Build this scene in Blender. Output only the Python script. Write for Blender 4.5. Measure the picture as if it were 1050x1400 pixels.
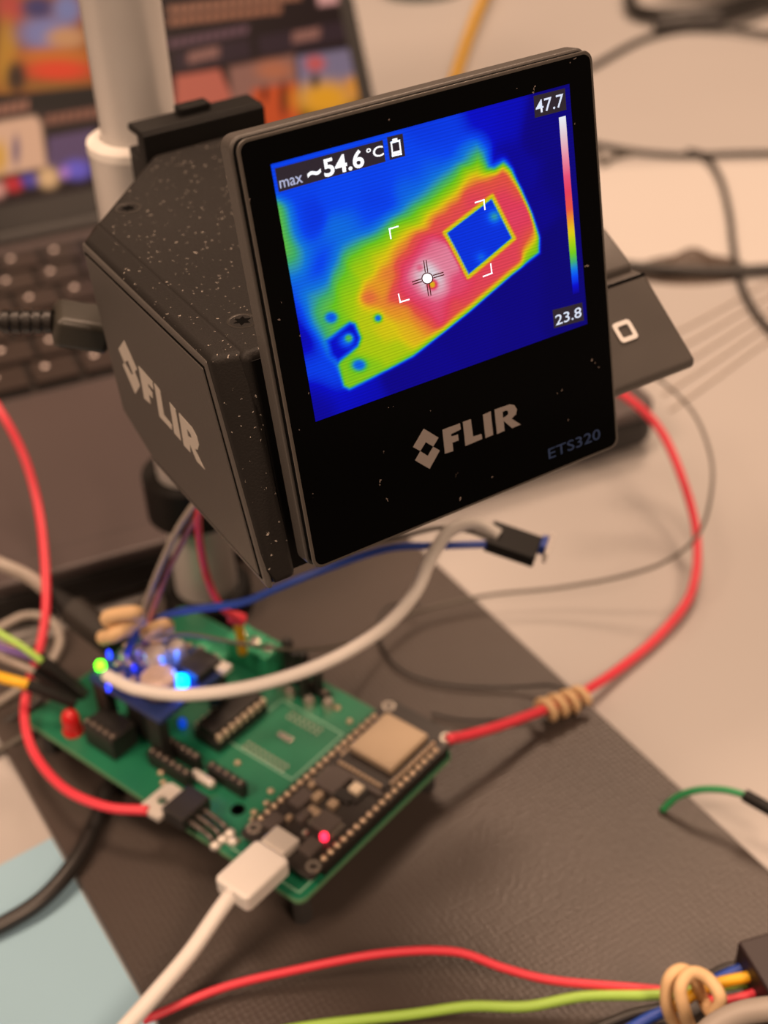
import bpy, bmesh, math, random
import numpy as np
from mathutils import Vector, Matrix

random.seed(7)
for o in list(bpy.data.objects):
    bpy.data.objects.remove(o)
SC = bpy.context.scene
COL = SC.collection
mm = 0.001

# ------------------------------------------------------------------ camera
H = 0.2887                      # camera height above the table top
FPX = 1900.0                    # focal length in pixels of the 1050x1400 frame
PITCH, ROLL = 0.6321, -0.0493
Rc = Matrix.Rotation(math.pi/2-PITCH, 3, 'X') @ Matrix.Rotation(ROLL, 3, 'Z')
cam = bpy.data.cameras.new('camera')
cam.sensor_fit = 'VERTICAL'
cam.sensor_height = 36.0
cam.lens = FPX/1400*36.0
cam.clip_start = 0.01
cam.clip_end = 50
camo = bpy.data.objects.new('camera', cam)
COL.objects.link(camo)
camo.matrix_world = Matrix.Translation((0, 0, H)) @ Rc.to_4x4()
SC.camera = camo
cam.dof.use_dof = True
cam.dof.focus_distance = 0.247
cam.dof.aperture_fstop = cam.lens/3.6       # 3.6 mm wide aperture

# ------------------------------------------------------------------ world, lights, exposure
world = bpy.data.worlds.new('room_ambience')
SC.world = world
world.use_nodes = True
bgn = world.node_tree.nodes['Background']
bgn.inputs[0].default_value = (1.0, 0.69, 0.48, 1)
bgn.inputs[1].default_value = 0.09

def area(name, loc, aim, size, watts, col=(1.0, 0.665, 0.46)):
    l = bpy.data.lights.new(name, 'AREA')
    l.shape = 'RECTANGLE'
    l.size, l.size_y = size
    l.energy = watts
    l.color = col
    o = bpy.data.objects.new(name, l)
    COL.objects.link(o)
    o.location = loc
    o.rotation_euler = (Vector(aim)-Vector(loc)).to_track_quat('-Z', 'Y').to_euler()
    return o
area('ceiling_lamp', (-0.18, 0.48, 1.8), (0.0, 0.35, 0), (0.4, 0.4), 15)
area('ceiling_lamp_far', (0.46, 1.42, 1.85), (0.2, 0.8, 0), (0.5, 0.5), 25)
area('ceiling_lamp_side', (-1.25, -0.4, 1.8), (0, 0.3, 0.1), (0.6, 0.6), 30)
area('fill_lamp_behind', (0.9, -1.15, 1.8), (0, 0.3, 0.1), (0.6, 0.6), 32)  # added unseen fill, brightens the rib front and the white leads

vs = SC.view_settings
vs.view_transform = 'Standard'
vs.look = 'None'
vs.exposure = 0.0
vs.gamma = 1.0
vs.use_curve_mapping = False

# ------------------------------------------------------------------ pixel to place helpers
def ray(px, py):
    return Rc @ Vector(((px-525)/FPX, -(py-700)/FPX, -1))

def P(px, py, z):               # the place at height z (mm) seen at a pixel
    d = ray(px, py)
    return Vector((0, 0, H)) + d*((z*mm-H)/d.z)

def project(p):
    q = Rc.transposed() @ (Vector(p)-Vector((0, 0, H)))
    return 525+FPX*q.x/-q.z, 700-FPX*q.y/-q.z

YAW = 0.5274                    # the thermal camera's heading
TILT = 0.1872                   # its display leans back
CEN = Vector((0.012876, 0.227354, 0.179169))
HX = Vector((math.cos(YAW), math.sin(YAW), 0))
HB = Vector((-math.sin(YAW), math.cos(YAW), 0))
HZ = Vector((0, 0, 1))
PV = math.cos(TILT)*HZ + math.sin(TILT)*HB
PN = HX.cross(PV)
HEADZ = CEN.z

def plane_hit(px, py, p0, n):
    d = ray(px, py)
    c = Vector((0, 0, H))
    return c + d*((p0-c).dot(n)/d.dot(n))

def head_local(p):              # -> metres in the frame x right, y back, z up from the table
    q = p-Vector((CEN.x, CEN.y, 0))
    return Vector((q.dot(HX), q.dot(HB), q.z))

def on_head(px, py, axis, val): # axis 0: x=val, 1: back=val, 2: height relative to display centre (mm)
    n = (HX, HB, HZ)[axis]
    return head_local(plane_hit(px, py, CEN+n*val*mm, n))

def on_panel(px, py, n=0.0):    # panel plane coordinates x, v in mm
    p = plane_hit(px, py, CEN+PN*n*mm, PN)-CEN
    return p.dot(HX)/mm, p.dot(PV)/mm

# ------------------------------------------------------------------ materials
def srgb(r, g, b):
    f = lambda c: (c/255/12.92) if c/255 <= 0.04045 else ((c/255+0.055)/1.055)**2.4
    return (f(r), f(g), f(b))

MATS = {}
def mat(name, col, rough=0.5, metal=0.0, bump=None, spec=0.5, emit=0.0, vary=0.0, vscale=60, alpha=1.0, trans=0.0, coat=0.0):
    m = bpy.data.materials.new(name)
    m.use_nodes = True
    nt = m.node_tree
    b = nt.nodes['Principled BSDF']
    c4 = (*col, 1)
    b.inputs['Base Color'].default_value = c4
    b.inputs['Roughness'].default_value = rough
    b.inputs['Metallic'].default_value = metal
    b.inputs['Specular IOR Level'].default_value = spec
    b.inputs['Coat Weight'].default_value = coat
    if trans:
        b.inputs['Transmission Weight'].default_value = trans
    if emit:
        b.inputs['Emission Color'].default_value = c4
        b.inputs['Emission Strength'].default_value = emit
    tc = nt.nodes.new('ShaderNodeTexCoord')
    if vary:
        n = nt.nodes.new('ShaderNodeTexNoise')
        n.inputs['Scale'].default_value = vscale
        n.inputs['Detail'].default_value = 5
        nt.links.new(tc.outputs['Object'], n.inputs['Vector'])
        r = nt.nodes.new('ShaderNodeMapRange')
        r.inputs['To Min'].default_value = 1-vary
        r.inputs['To Max'].default_value = 1+vary
        nt.links.new(n.outputs['Fac'], r.inputs['Value'])
        x = nt.nodes.new('ShaderNodeVectorMath')
        x.operation = 'SCALE'
        x.inputs[0].default_value = col
        nt.links.new(r.outputs['Result'], x.inputs['Scale'])
        nt.links.new(x.outputs['Vector'], b.inputs['Base Color'])
    if bump:
        kind, sc, st = bump
        if kind in ('voronoi', 'dots'):
            t = nt.nodes.new('ShaderNodeTexVoronoi'); out = t.outputs['Distance']
        else:
            t = nt.nodes.new('ShaderNodeTexNoise'); out = t.outputs['Fac']
            t.inputs['Detail'].default_value = 3
        t.inputs['Scale'].default_value = sc
        if kind == 'dots': t.inputs['Randomness'].default_value = 0.3; t.voronoi_dimensions = '2D'
        nt.links.new(tc.outputs['Object'], t.inputs['Vector'])
        bp = nt.nodes.new('ShaderNodeBump')
        bp.inputs['Strength'].default_value = st
        bp.invert = kind == 'dots'
        bp.inputs['Distance'].default_value = (0.2 if kind == 'dots' else 0.3)*mm
        nt.links.new(out, bp.inputs['Height'])
        nt.links.new(bp.outputs['Normal'], b.inputs['Normal'])
    MATS[name] = m
    return m

def dusty(m, scale, cut, col=(0.32, 0.27, 0.23)):   # pale dust specks lying on a dark surface
    nt = m.node_tree
    b = nt.nodes['Principled BSDF']
    tc = nt.nodes.new('ShaderNodeTexCoord')
    ns = nt.nodes.new('ShaderNodeTexNoise'); ns.inputs['Scale'].default_value = scale*2.2
    nt.links.new(tc.outputs['Object'], ns.inputs['Vector'])
    ad = nt.nodes.new('ShaderNodeVectorMath'); ad.operation = 'MULTIPLY_ADD'
    nt.links.new(ns.outputs['Color'], ad.inputs[0])
    ad.inputs[1].default_value = (1.2/scale,)*3
    nt.links.new(tc.outputs['Object'], ad.inputs[2])
    v = nt.nodes.new('ShaderNodeTexVoronoi'); v.inputs['Scale'].default_value = scale
    nt.links.new(ad.outputs[0], v.inputs['Vector'])
    lt = nt.nodes.new('ShaderNodeMath'); lt.operation = 'LESS_THAN'; lt.inputs[1].default_value = cut
    nt.links.new(v.outputs['Distance'], lt.inputs[0])
    sep = nt.nodes.new('ShaderNodeSeparateColor')
    nt.links.new(v.outputs['Color'], sep.inputs[0])
    g = nt.nodes.new('ShaderNodeMath'); g.operation = 'GREATER_THAN'; g.inputs[1].default_value = 0.5
    nt.links.new(sep.outputs[0], g.inputs[0])
    mu = nt.nodes.new('ShaderNodeMath'); mu.operation = 'MULTIPLY'
    nt.links.new(lt.outputs[0], mu.inputs[0]); nt.links.new(g.outputs[0], mu.inputs[1])
    mx = nt.nodes.new('ShaderNodeMix'); mx.data_type = 'RGBA'
    nt.links.new(mu.outputs[0], mx.inputs['Factor'])
    src = b.inputs['Base Color']
    if src.links:
        nt.links.new(src.links[0].from_socket, mx.inputs['A'])
    else:
        mx.inputs['A'].default_value = src.default_value
    mx.inputs['B'].default_value = (*col, 1)
    nt.links.new(mx.outputs['Result'], src)
    rm = nt.nodes.new('ShaderNodeMath'); rm.operation = 'MAXIMUM'
    nt.links.new(mu.outputs[0], rm.inputs[0]); rm.inputs[1].default_value = b.inputs['Roughness'].default_value
    nt.links.new(rm.outputs[0], b.inputs['Roughness'])
    return m

def attr_mat(name, strength):   # a lit display: colours come from the mesh
    m = bpy.data.materials.new(name)
    m.use_nodes = True
    nt = m.node_tree
    b = nt.nodes['Principled BSDF']
    a = nt.nodes.new('ShaderNodeAttribute'); a.attribute_name = 'Col'
    b.inputs['Base Color'].default_value = (0.005, 0.005, 0.005, 1)
    b.inputs['Roughness'].default_value = 0.3
    b.inputs['Specular IOR Level'].default_value = 0.06
    b.inputs['Emission Strength'].default_value = strength
    nt.links.new(a.outputs['Color'], b.inputs['Emission Color'])
    return m

table_m = mat('pale_laminate', (0.45, 0.43, 0.415), 0.42, vary=0.04, vscale=9, spec=0.3)
floor_m = mat('floor_carpet', (0.06, 0.055, 0.05), 0.9, vary=0.2, vscale=30)
metal_leg = mat('table_leg_metal', (0.35, 0.35, 0.35), 0.4, 0.8, vary=0.05)
base_m = mat('textured_rubber', (0.066, 0.053, 0.047), 0.36, bump=('dots', 640, 0.8), vary=0.10, vscale=40, spec=0.4)
housing_m = dusty(mat('matte_black_plastic', (0.016, 0.0143, 0.0132), 0.55, bump=('noise', 2500, 0.25), vary=0.1, vscale=50, spec=0.22), 760, 0.14, (0.4, 0.36, 0.32))
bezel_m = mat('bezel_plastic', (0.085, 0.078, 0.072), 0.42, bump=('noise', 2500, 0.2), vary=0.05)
cover_m = mat('side_cover_plastic', (0.068, 0.062, 0.057), 0.42, bump=('noise', 3000, 0.2), vary=0.06, vscale=40)
wing_m = mat('button_plate_plastic', (0.078, 0.07, 0.064), 0.45, bump=('noise', 3000, 0.2), vary=0.08, vscale=60)
black_m = mat('black_plastic', (0.008, 0.0075, 0.007), 0.5, vary=0.15, spec=0.25)
seam_m = mat('black_seam', (0.003, 0.003, 0.003), 0.8, vary=0.05, spec=0.05)
glass_m = dusty(mat('black_glass', (0.002, 0.002, 0.002), 0.12, spec=0.15, vary=0.1), 260, 0.075, (0.22, 0.18, 0.16))
rim_m = mat('glass_rim', (0.10, 0.09, 0.08), 0.25, spec=0.7, vary=0.05)
logo_m = mat('logo_print', (0.28, 0.25, 0.235), 0.45, vary=0.03)
logo2_m = mat('logo_print_pale', (0.56, 0.52, 0.47), 0.5, vary=0.03)
ets_m = mat('model_print', (0.02, 0.05, 0.15), 0.5, vary=0.03)
white_ring_m = mat('button_ring_white', (0.85, 0.83, 0.8), 0.4, vary=0.02)
pole_m = mat('satin_aluminium', (0.72, 0.70, 0.68), 0.35, 0.4, vary=0.04, vscale=120)
collar_m = mat('collar_nylon', (0.86, 0.84, 0.8), 0.4, vary=0.03)
screw_m = mat('dark_screw_steel', (0.05, 0.045, 0.04), 0.35, 0.5, vary=0.1)
lens_m = mat('lens_germanium', (0.05, 0.05, 0.06), 0.1, 0.9, vary=0.02)

# ------------------------------------------------------------------ mesh helpers
class MB:
    def __init__(s):
        s.v, s.f = [], []
    def add(s, vs_, fs_):
        n = len(s.v)
        s.v += [Vector(a) for a in vs_]
        s.f += [tuple(i+n for i in f) for f in fs_]
        return s
    def box(s, c, size, M=None):
        cx, cy, cz = c; a, b, d = [t/2 for t in size]
        pts = [Vector((cx+i*a, cy+j*b, cz+k*d)) for k in (-1, 1) for j in (-1, 1) for i in (-1, 1)]
        if M: pts = [M @ p for p in pts]
        return s.add(pts, [(0, 2, 3, 1), (4, 5, 7, 6), (0, 1, 5, 4), (2, 6, 7, 3), (0, 4, 6, 2), (1, 3, 7, 5)])
    def prism(s, poly, z0, z1, M=None):     # polygon in xy swept from z0 to z1
        n = len(poly)
        pts = [Vector((p[0], p[1], z0)) for p in poly]+[Vector((p[0], p[1], z1)) for p in poly]
        if M: pts = [M @ p for p in pts]
        return s.add(pts, [tuple(reversed(range(n))), tuple(range(n, 2*n))]+[(i, (i+1) % n, n+(i+1) % n, n+i) for i in range(n)])
    def hull(s, pts):
        bm = bmesh.new()
        for p in pts: bm.verts.new(p)
        bmesh.ops.convex_hull(bm, input=list(bm.verts))
        bmesh.ops.dissolve_limit(bm, angle_limit=0.02, verts=list(bm.verts), edges=list(bm.edges))
        bm.verts.index_update()
        s.add([v.co.copy() for v in bm.verts], [tuple(v.index for v in f.verts) for f in bm.faces])
        bm.free()
        return s
    def lathe(s, prof, seg=24, M=None, cap=True):   # (radius, z) pairs about z
        pts, fs = [], []
        for r, z in prof:
            for k in range(seg):
                a = 2*math.pi*k/seg
                pts.append(Vector((r*math.cos(a), r*math.sin(a), z)))
        for i in range(len(prof)-1):
            for k in range(seg):
                fs.append((i*seg+k, i*seg+(k+1) % seg, (i+1)*seg+(k+1) % seg, (i+1)*seg+k))
        if cap:
            fs.append(tuple(reversed(range(seg))))
            fs.append(tuple(range((len(prof)-1)*seg, len(prof)*seg)))
        if M: pts = [M @ p for p in pts]
        return s.add(pts, fs)
    def tube(s, pts, r, seg=10, sub=8, closed_ends=True):
        pts = [Vector(p) for p in pts]
        path = spline(pts, sub) if len(pts) > 2 else pts
        rs = r if callable(r) else (lambda t: r)
        n = len(path)
        up = Vector((0, 0, 1))
        tan = [(path[min(i+1, n-1)]-path[max(i-1, 0)]).normalized() for i in range(n)]
        nrm = tan[0].cross(up)
        if nrm.length < 1e-4: nrm = tan[0].cross(Vector((1, 0, 0)))
        nrm.normalize()
        vs_, fs = [], []
        for i in range(n):
            nrm = (nrm-tan[i]*nrm.dot(tan[i])).normalized()
            bi = tan[i].cross(nrm)
            rad = rs(i/(n-1))
            for k in range(seg):
                a = 2*math.pi*k/seg
                vs_.append(path[i]+rad*(math.cos(a)*nrm+math.sin(a)*bi))
        for i in range(n-1):
            for k in range(seg):
                fs.append((i*seg+k, i*seg+(k+1) % seg, (i+1)*seg+(k+1) % seg, (i+1)*seg+k))
        fs.append(tuple(reversed(range(seg))))
        fs.append(tuple(range((n-1)*seg, n*seg)))
        return s.add(vs_, fs)
    def data(s, name):
        me = bpy.data.meshes.new(name)
        me.from_pydata(s.v, [], s.f)
        bm = bmesh.new(); bm.from_mesh(me)
        bmesh.ops.recalc_face_normals(bm, faces=list(bm.faces))
        bm.to_mesh(me); bm.free()
        return me
    def build(s, name, m, parent=None, bevel=0.0, smooth=False, seg=2, loc=None):
        if loc is not None:
            loc = Vector(loc)
            s.v = [p-loc for p in s.v]
        me = s.data(name)
        me.materials.append(m)
        o = bpy.data.objects.new(name, me)
        COL.objects.link(o)
        if loc is not None: o.location = loc
        if parent is not None: o.parent = parent
        if smooth:
            me.shade_smooth()
            if smooth != 'all':
                me.set_sharp_from_angle(angle=math.radians(40))
        if bevel:
            bv = o.modifiers.new('soft_edges', 'BEVEL')
            bv.width = bevel; bv.segments = seg; bv.limit_method = 'ANGLE'; bv.angle_limit = math.radians(25)
            me.shade_smooth()
            bv.harden_normals = True
        return o

def spline(p, sub):
    out = []
    q = [2*p[0]-p[1]]+p+[2*p[-1]-p[-2]]
    for i in range(1, len(q)-2):
        a, b, c, d = q[i-1], q[i], q[i+1], q[i+2]
        for k in range(sub):
            t = k/sub
            out.append(0.5*((2*b)+(c-a)*t+(2*a-5*b+4*c-d)*t*t+(3*b-a-3*c+d)*t**3))
    out.append(p[-1])
    return out

def tag(o, label, cat, group=None, kind=None):
    if label: o['label'] = label
    if cat: o['category'] = cat
    if group: o['group'] = group
    if kind: o['kind'] = kind
    return o

def thing(name, label, cat, loc=(0, 0, 0), M=None, group=None):
    o = bpy.data.objects.new(name, None)
    o.empty_display_size = 0.01
    COL.objects.link(o)
    if M is not None: o.matrix_world = M
    else: o.location = loc
    return tag(o, label, cat, group)

def copies(name, me, m, spots, parent):     # alike pieces sharing one mesh
    if m and not me.materials: me.materials.append(m)
    for s_ in spots:
        o = bpy.data.objects.new(name, me)
        COL.objects.link(o)
        if isinstance(s_, Matrix): o.matrix_local = s_
        else: o.location = s_
        o.parent = parent

def frame_between(p0, p1, up=Vector((0, 0, 1))):
    x = (p1-p0).normalized()
    y = up.cross(x).normalized()
    z = x.cross(y)
    M = Matrix((x, y, z)).transposed().to_4x4()
    M.translation = p0
    return M

# ------------------------------------------------------------------ setting: floor and table
MB().box((0, 0.6, -0.745), (6, 6, 0.02)).build('floor', floor_m)['kind'] = 'structure'
MB().box((0, 3.3, 0.53), (6, 0.1, 2.53)).build('wall_back', mat('wall_paint', (0.3, 0.28, 0.26), 0.8, vary=0.04, vscale=3))['kind'] = 'structure'
tb = thing('table', 'wide pale laminate table under the laptop and the circuit board', 'table', (0.1, 0.55, -0.735))
def rel(mb, root):
    mb.v = [p-root.location for p in mb.v]
    return mb
rel(MB().box((0.1, 0.82, -0.0125), (1.8, 1.4, 0.025)), tb).build('tabletop', table_m, tb, bevel=0.002)
for sx in (-0.7, 0.9):
    for sy in (0.2, 1.4):
        rel(MB().box((sx, sy, -0.38), (0.05, 0.05, 0.709)), tb).build('leg', metal_leg, tb, bevel=0.003)

# ------------------------------------------------------------------ the thermal camera on its stand
HM = Matrix((HX, HB, HZ)).transposed().to_4x4()
HM.translation = Vector((CEN.x, CEN.y, 0))
tc_root = thing('thermal_camera', 'black bench thermal camera on a pole stand showing a rainbow heat picture', 'thermal camera', M=HM)
def h(x, b, z):                 # mm, z relative to the display centre
    return Vector((x*mm, b*mm, HEADZ+z*mm))

# base plate and pole
BX0, BX1, BB0, BB1 = -79, 70, -150, 152
def rounded(x0, y0, x1, y1, r, n=5):
    pts = []
    for cx, cy, a0 in ((x1-r, y1-r, 0), (x0+r, y1-r, 90), (x0+r, y0+r, 180), (x1-r, y0+r, 270)):
        for k in range(n+1):
            a = math.radians(a0+90*k/n)
            pts.append((cx+r*math.cos(a), cy+r*math.sin(a)))
    return pts
MB().prism([(x*mm, y*mm) for x, y in rounded(BX0, BB0, BX1, BB1, 4)], 0.0, 3*mm).build('base_plate', base_m, tc_root, bevel=0.0006)
PX, PB = -2, 136
MP = Matrix.Translation((PX*mm, PB*mm, 0))
MB().lathe([(9.8*mm, 3*mm), (9.8*mm, 330*mm)], 40, MP).build('pole', pole_m, tc_root, smooth=True)
MB().lathe([(14*mm, 3*mm), (14*mm, 11*mm), (13*mm, 12*mm), (9.9*mm, 12*mm)], 40, MP).build('pole_foot', black_m, tc_root, smooth=True)
MB().lathe([(9.9*mm, 42*mm), (14.5*mm, 42*mm), (14.5*mm, 56*mm), (9.9*mm, 56*mm)], 40, MP, cap=False).build('clamp_ring', black_m, tc_root, smooth=True)
MB().lathe([(9.9*mm, 126*mm), (13.7*mm, 126*mm), (13.7*mm, 157*mm), (9.9*mm, 157*mm)], 40, MP, cap=False).build('collar', pole_m, tc_root, smooth=True)
MB().lathe([(9.9*mm, 157*mm), (13.9*mm, 157*mm), (13.7*mm, 159*mm), (10.2*mm, 160*mm), (9.9*mm, 159*mm)], 40, MP, cap=False).build('collar_cap', collar_m, tc_root, smooth=True)
# mounting bracket between collar and head
br = MB()
br.box((2*mm, 114*mm, HEADZ-30*mm), (24*mm, 20*mm, 26*mm))
br.box((3*mm, 107.5*mm, HEADZ-14*mm), (32*mm, 4*mm, 12*mm))
br.box((3*mm, 110.5*mm, HEADZ-8.4*mm), (32*mm, 8*mm, 1.8*mm))
br.box((3*mm, 112*mm, HEADZ-6.6*mm), (8*mm, 4*mm, 2*mm))
br.build('mount_bracket', black_m, tc_root, bevel=0.0004)

# housing: core with recessed front, and the flush left rib
hs = MB()
hs.hull([h(*p) for p in [(-38, 7.5, -12.2), (43, 7.5, -12.2), (43, 93, -12.2), (32, 105.5, -12.2), (-12, 104, -12.2), (-38, 76, -12.2),
                         (-38, -0.8, -55.5), (43, -0.8, -55.5), (43, 85, -55.5), (32, 97, -55.5), (-12, 96, -55.5), (-38, 67, -55.5)]])
ho = hs.build('housing', housing_m, tc_root, bevel=0.0016, seg=3)
rb = MB()
rb.hull([h(*p) for p in [(-36.5, 8.0, -12.0), (-36.5, 77.5, -12.0), (-42.6, 71, -12.6), (-42.6, 11.6, -13.0),
                         (-36.5, -3.6, -55.5), (-36.5, 68, -55.5), (-42.6, 62, -52), (-42.6, 46, -55.5), (-42.6, -3.6, -55.5)]])
rb.build('side_rib', housing_m, tc_root, bevel=0.0014)
MB().hull([h(*p) for p in [(-36.4, 7.1, -13.6), (43, 7.1, -13.6), (-36.4, -1.2, -55.2), (43, -1.2, -55.2), (-36.4, 9, -13.6), (43, 9, -13.6), (-36.4, 1, -55.2), (43, 1, -55.2)]]).build('recess_shade', black_m, tc_root)  # black plate: the shade behind the panel is put into its colour
# side cover with its seam
cov = [(69.2, -15.2), (13.8, -15.9), (-0.6, -54.2), (46.5, -54.2), (62, -48.8)]
def grow(poly, d):
    cx = sum(p[0] for p in poly)/len(poly); cy = sum(p[1] for p in poly)/len(poly)
    out = []
    n = len(poly)
    for i in range(n):
        a, b, c = Vector(poly[i-1]), Vector(poly[i]), Vector(poly[(i+1) % n])
        e1 = (b-a).normalized(); e2 = (c-b).normalized()
        n1 = Vector((e1.y, -e1.x)); n2 = Vector((e2.y, -e2.x))
        if (b-Vector((cx, cy))).dot(n1) < 0: n1 = -n1; n2 = -n2
        m_ = (n1+n2).normalized()
        out.append(b+m_*d/max(0.3, m_.dot(n1)))
    return [tuple(p) for p in out]
MS = Matrix(((0, 0, 1, 0), (1, 0, 0, 0), (0, 1, 0, 0), (0, 0, 0, 1)))      # (b,z,x) -> (x,b,z)
def side(poly): return [(p[0]*mm, HEADZ+p[1]*mm) for p in poly]
MB().prism(side(grow(cov, 1.9)), -42.85*mm, -41.5*mm, MS).build('lit_bevel_rim', bezel_m, tc_root, bevel=0.0012, seg=3)  # paler rim: light caught by the edge bevel is put into its colour
MB().prism(side(grow(cov, 0.45)), -42.95*mm, -42.0*mm, MS).build('cover_seam', seam_m, tc_root)
cover = MB().prism(side(cov), -43.2*mm, -42.2*mm, MS).build('side_cover', cover_m, tc_root, bevel=0.0003)
def px_poly_side(pts):
    out = []
    for x, y in pts:
        q = on_head(150+x/7.371, 460+y/7.371, 0, -43.2)
        out.append((q.y, q.z))
    return out
SIDE_LOGO = [
    [(145, 40), (275, 330), (240, 378), (185, 238), (150, 262), (92, 125)],
    [(135, 285), (152, 264), (222, 388), (258, 362), (307, 498), (260, 578)],
    [(292, 298), (432, 455), (445, 535), (385, 470), (395, 515), (432, 570), (437, 625), (398, 585), (415, 680), (352, 625)],
    [(450, 470), (510, 545), (552, 795), (628, 895), (632, 945), (505, 805)],
    [(605, 665), (665, 735), (725, 1055), (655, 975)],
    [(698, 770), (830, 915), (880, 1010), (902, 1090), (890, 1140), (858, 1130), (960, 1340), (880, 1255), (812, 1092),
     (795, 1005), (828, 1028), (820, 990), (782, 930), (795, 1005.5), (811.5, 1092.5), (818, 1170), (750, 1095)]]
for poly in SIDE_LOGO:
    MB().prism(px_poly_side(poly), -43.28*mm, -43.15*mm, MS).build('logo_mark', logo2_m, cover)
# right wing with the button plate
wg = MB()
WX0, WX1 = 30, 60.5
up_ = [(70, -17), (27, -22.2), (17.3, -26.9), (16.6, -28.6), (60, -34), (70, -34)]
MW = MS
wg.prism(side([(72, -17), (27, -22.2), (17.2, -27.0), (17.0, -30), (72, -44)]), 40*mm, WX1*mm, MW)
wg.build('wing', wing_m, tc_root, bevel=0.0008)
plate = MB().prism(side([(14.4, -28.3), (-3.6, -41.4), (-3.2, -43.6), (16, -46), (40, -46), (40, -31)]), 28*mm, (WX1+1.2)*mm, MW).build('button_plate', wing_m, tc_root, bevel=0.0011, seg=3)
MB().prism(side([(40, -29), (15.5, -29), (16, -44), (40, -44)]), 29*mm, (WX1-1)*mm, MW).build('wing_core', black_m, tc_root)
# the button ring, in the plane of the plate
pa, pb_ = h(WX1, 14.4, -28.3), h(WX1, -3.6, -41.4)
pdir = (pb_-pa).normalized()
pn = Vector((1, 0, 0)).cross(pdir)
if pn.z < 0: pn = -pn
def on_plate(px, py):
    n = (HX*pn.x+HB*pn.y+HZ*pn.z)
    w0 = HM @ pa
    return head_local(plane_hit(px, py, w0, n))
def on_slope(d): return pa+pdir*d
sm = MB()
for d0, d1 in ((-0.1, 0.55), ):
    q_ = [on_slope(d0*mm), on_slope(d1*mm)]
    sm.hull([p+Vector((dx*mm, 0, 0))+pn*k*mm for p in q_ for dx in (-32, 0.7) for k in (-0.5, 0.12)])
sm.build('plate_seam', seam_m, plate)
bc = on_plate(853.8, 453.5)
MR = Matrix((Vector((1, 0, 0)), -pdir, pn)).transposed().to_4x4(); MR.translation = bc+pn*0.05*mm
rg = MB()
ro = rounded(-2.35, -2.35, 2.35, 2.35, 0.9); ri = rounded(-1.35, -1.35, 1.35, 1.35, 0.35)
n_ = len(ro)
rv = [MR @ Vector((x*mm, y*mm, z)) for z in (0, 0.35*mm) for x, y in ro+ri]
rf = []
for i in range(n_):
    j = (i+1) % n_
    rf += [(i, j, n_+j, n_+i), (2*n_+i, 3*n_+i, 3*n_+j, 2*n_+j), (i, 2*n_+i, 2*n_+j, j), (n_+i, n_+j, 3*n_+j, 3*n_+i)]
rg.add(rv, rf)
rg.build('button_ring', white_ring_m, plate, smooth=True)

# screws on the housing top
def torx(r, z0, z1, M, inner=0.62, n=6):
    pts = []
    for k in range(2*n):
        a = math.pi*k/n
        rr = r if k % 2 == 0 else r*inner
        pts.append((rr*math.cos(a), rr*math.sin(a)))
    return MB().prism(pts, z0, z1, M)
for px, py in ((175, 284), (331, 438)):
    q = on_head(px, py, 2, -12.1)
    Ms = Matrix.Translation((q.x, q.y, HEADZ-12.2*mm))
    s_ = MB().lathe([(2.9*mm, -0.5*mm), (2.9*mm, 0.05*mm), (2.5*mm, 0.1*mm), (2.3*mm, -0.02*mm), (0.3*mm, -0.02*mm)], 28, Ms).build('screw', screw_m, tc_root, smooth=True)
    torx(1.75*mm, -0.1*mm, 0.06*mm, Ms, 0.55).build('screw_recess', seam_m, s_)
# lens under the housing
ML = Matrix.Translation((-3*mm, 45*mm, 0))
le = MB().lathe([(14*mm, HEADZ-55.5*mm), (14*mm, HEADZ-60*mm), (11*mm, HEADZ-60*mm), (9*mm, HEADZ-57*mm)], 32, ML).build('lens_barrel', black_m, tc_root, smooth=True)
MB().lathe([(9*mm, HEADZ-57*mm), (5*mm, HEADZ-58*mm), (0.5*mm, HEADZ-58.4*mm)], 32, ML).build('lens', lens_m, le, smooth=True)

# display panel: frame (x, v, n) at the display centre
MPn = Matrix(((1, 0, 0, 0), (0, math.sin(TILT), -math.cos(TILT), 0), (0, math.cos(TILT), math.sin(TILT), HEADZ), (0, 0, 0, 1)))
def pan(pts): return [(x*mm, y*mm) for x, y in pts]
MB().prism(pan(rounded(-36.2, -51.6, 36.5, 28.2, 2.2)), -6.2*mm, -2.0*mm, MPn).build('bezel', bezel_m, tc_root, bevel=0.0006)
MB().prism(pan(rounded(-35.7, -51.1, 36.0, 27.7, 2.0)), -2.2*mm, -0.5*mm, MPn).build('bezel_seam', seam_m, tc_root)
MB().prism(pan(rounded(-35.9, -51.3, 36.2, 27.9, 2.0)), -0.55*mm, -0.05*mm, MPn).build('glass_rim', rim_m, tc_root, bevel=0.0003)
MB().prism(pan(rounded(-35.3, -50.7, 35.6, 27.3, 1.6)), -0.3*mm, 0.0, MPn).build('display_glass', glass_m, tc_root)

# the heat picture
def palette(t):
    stops = [(0, (3, 0, 105)), (.06, (5, 0, 140)), (.12, (0, 10, 205)), (.17, (0, 70, 245)), (.21, (10, 120, 225)), (.25, (60, 175, 110)), (.29, (105, 200, 30)),
             (.35, (165, 205, 15)), (.41, (225, 200, 20)), (.47, (235, 150, 40)), (.53, (232, 85, 65)), (.62, (230, 62, 92)), (.70, (230, 80, 120)),
             (.80, (232, 140, 165)), (.9, (225, 195, 205)), (1, (232, 238, 245))]
    xs = [s_[0] for s_ in stops]
    return np.stack([np.interp(t, xs, [srgb(*s_[1])[k] for s_ in stops]) for k in range(3)], -1)

def rbf(X, Y, pts, sig):
    num = np.zeros_like(X); den = np.full_like(X, 1e-9)
    for px, py, v in pts:
        w = np.exp(-((X-px)**2+(Y-py)**2)/(2*sig*sig))+1e-5/(1+((X-px)**2+(Y-py)**2)/400)
        num += w*v; den += w
    return num/den

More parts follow.
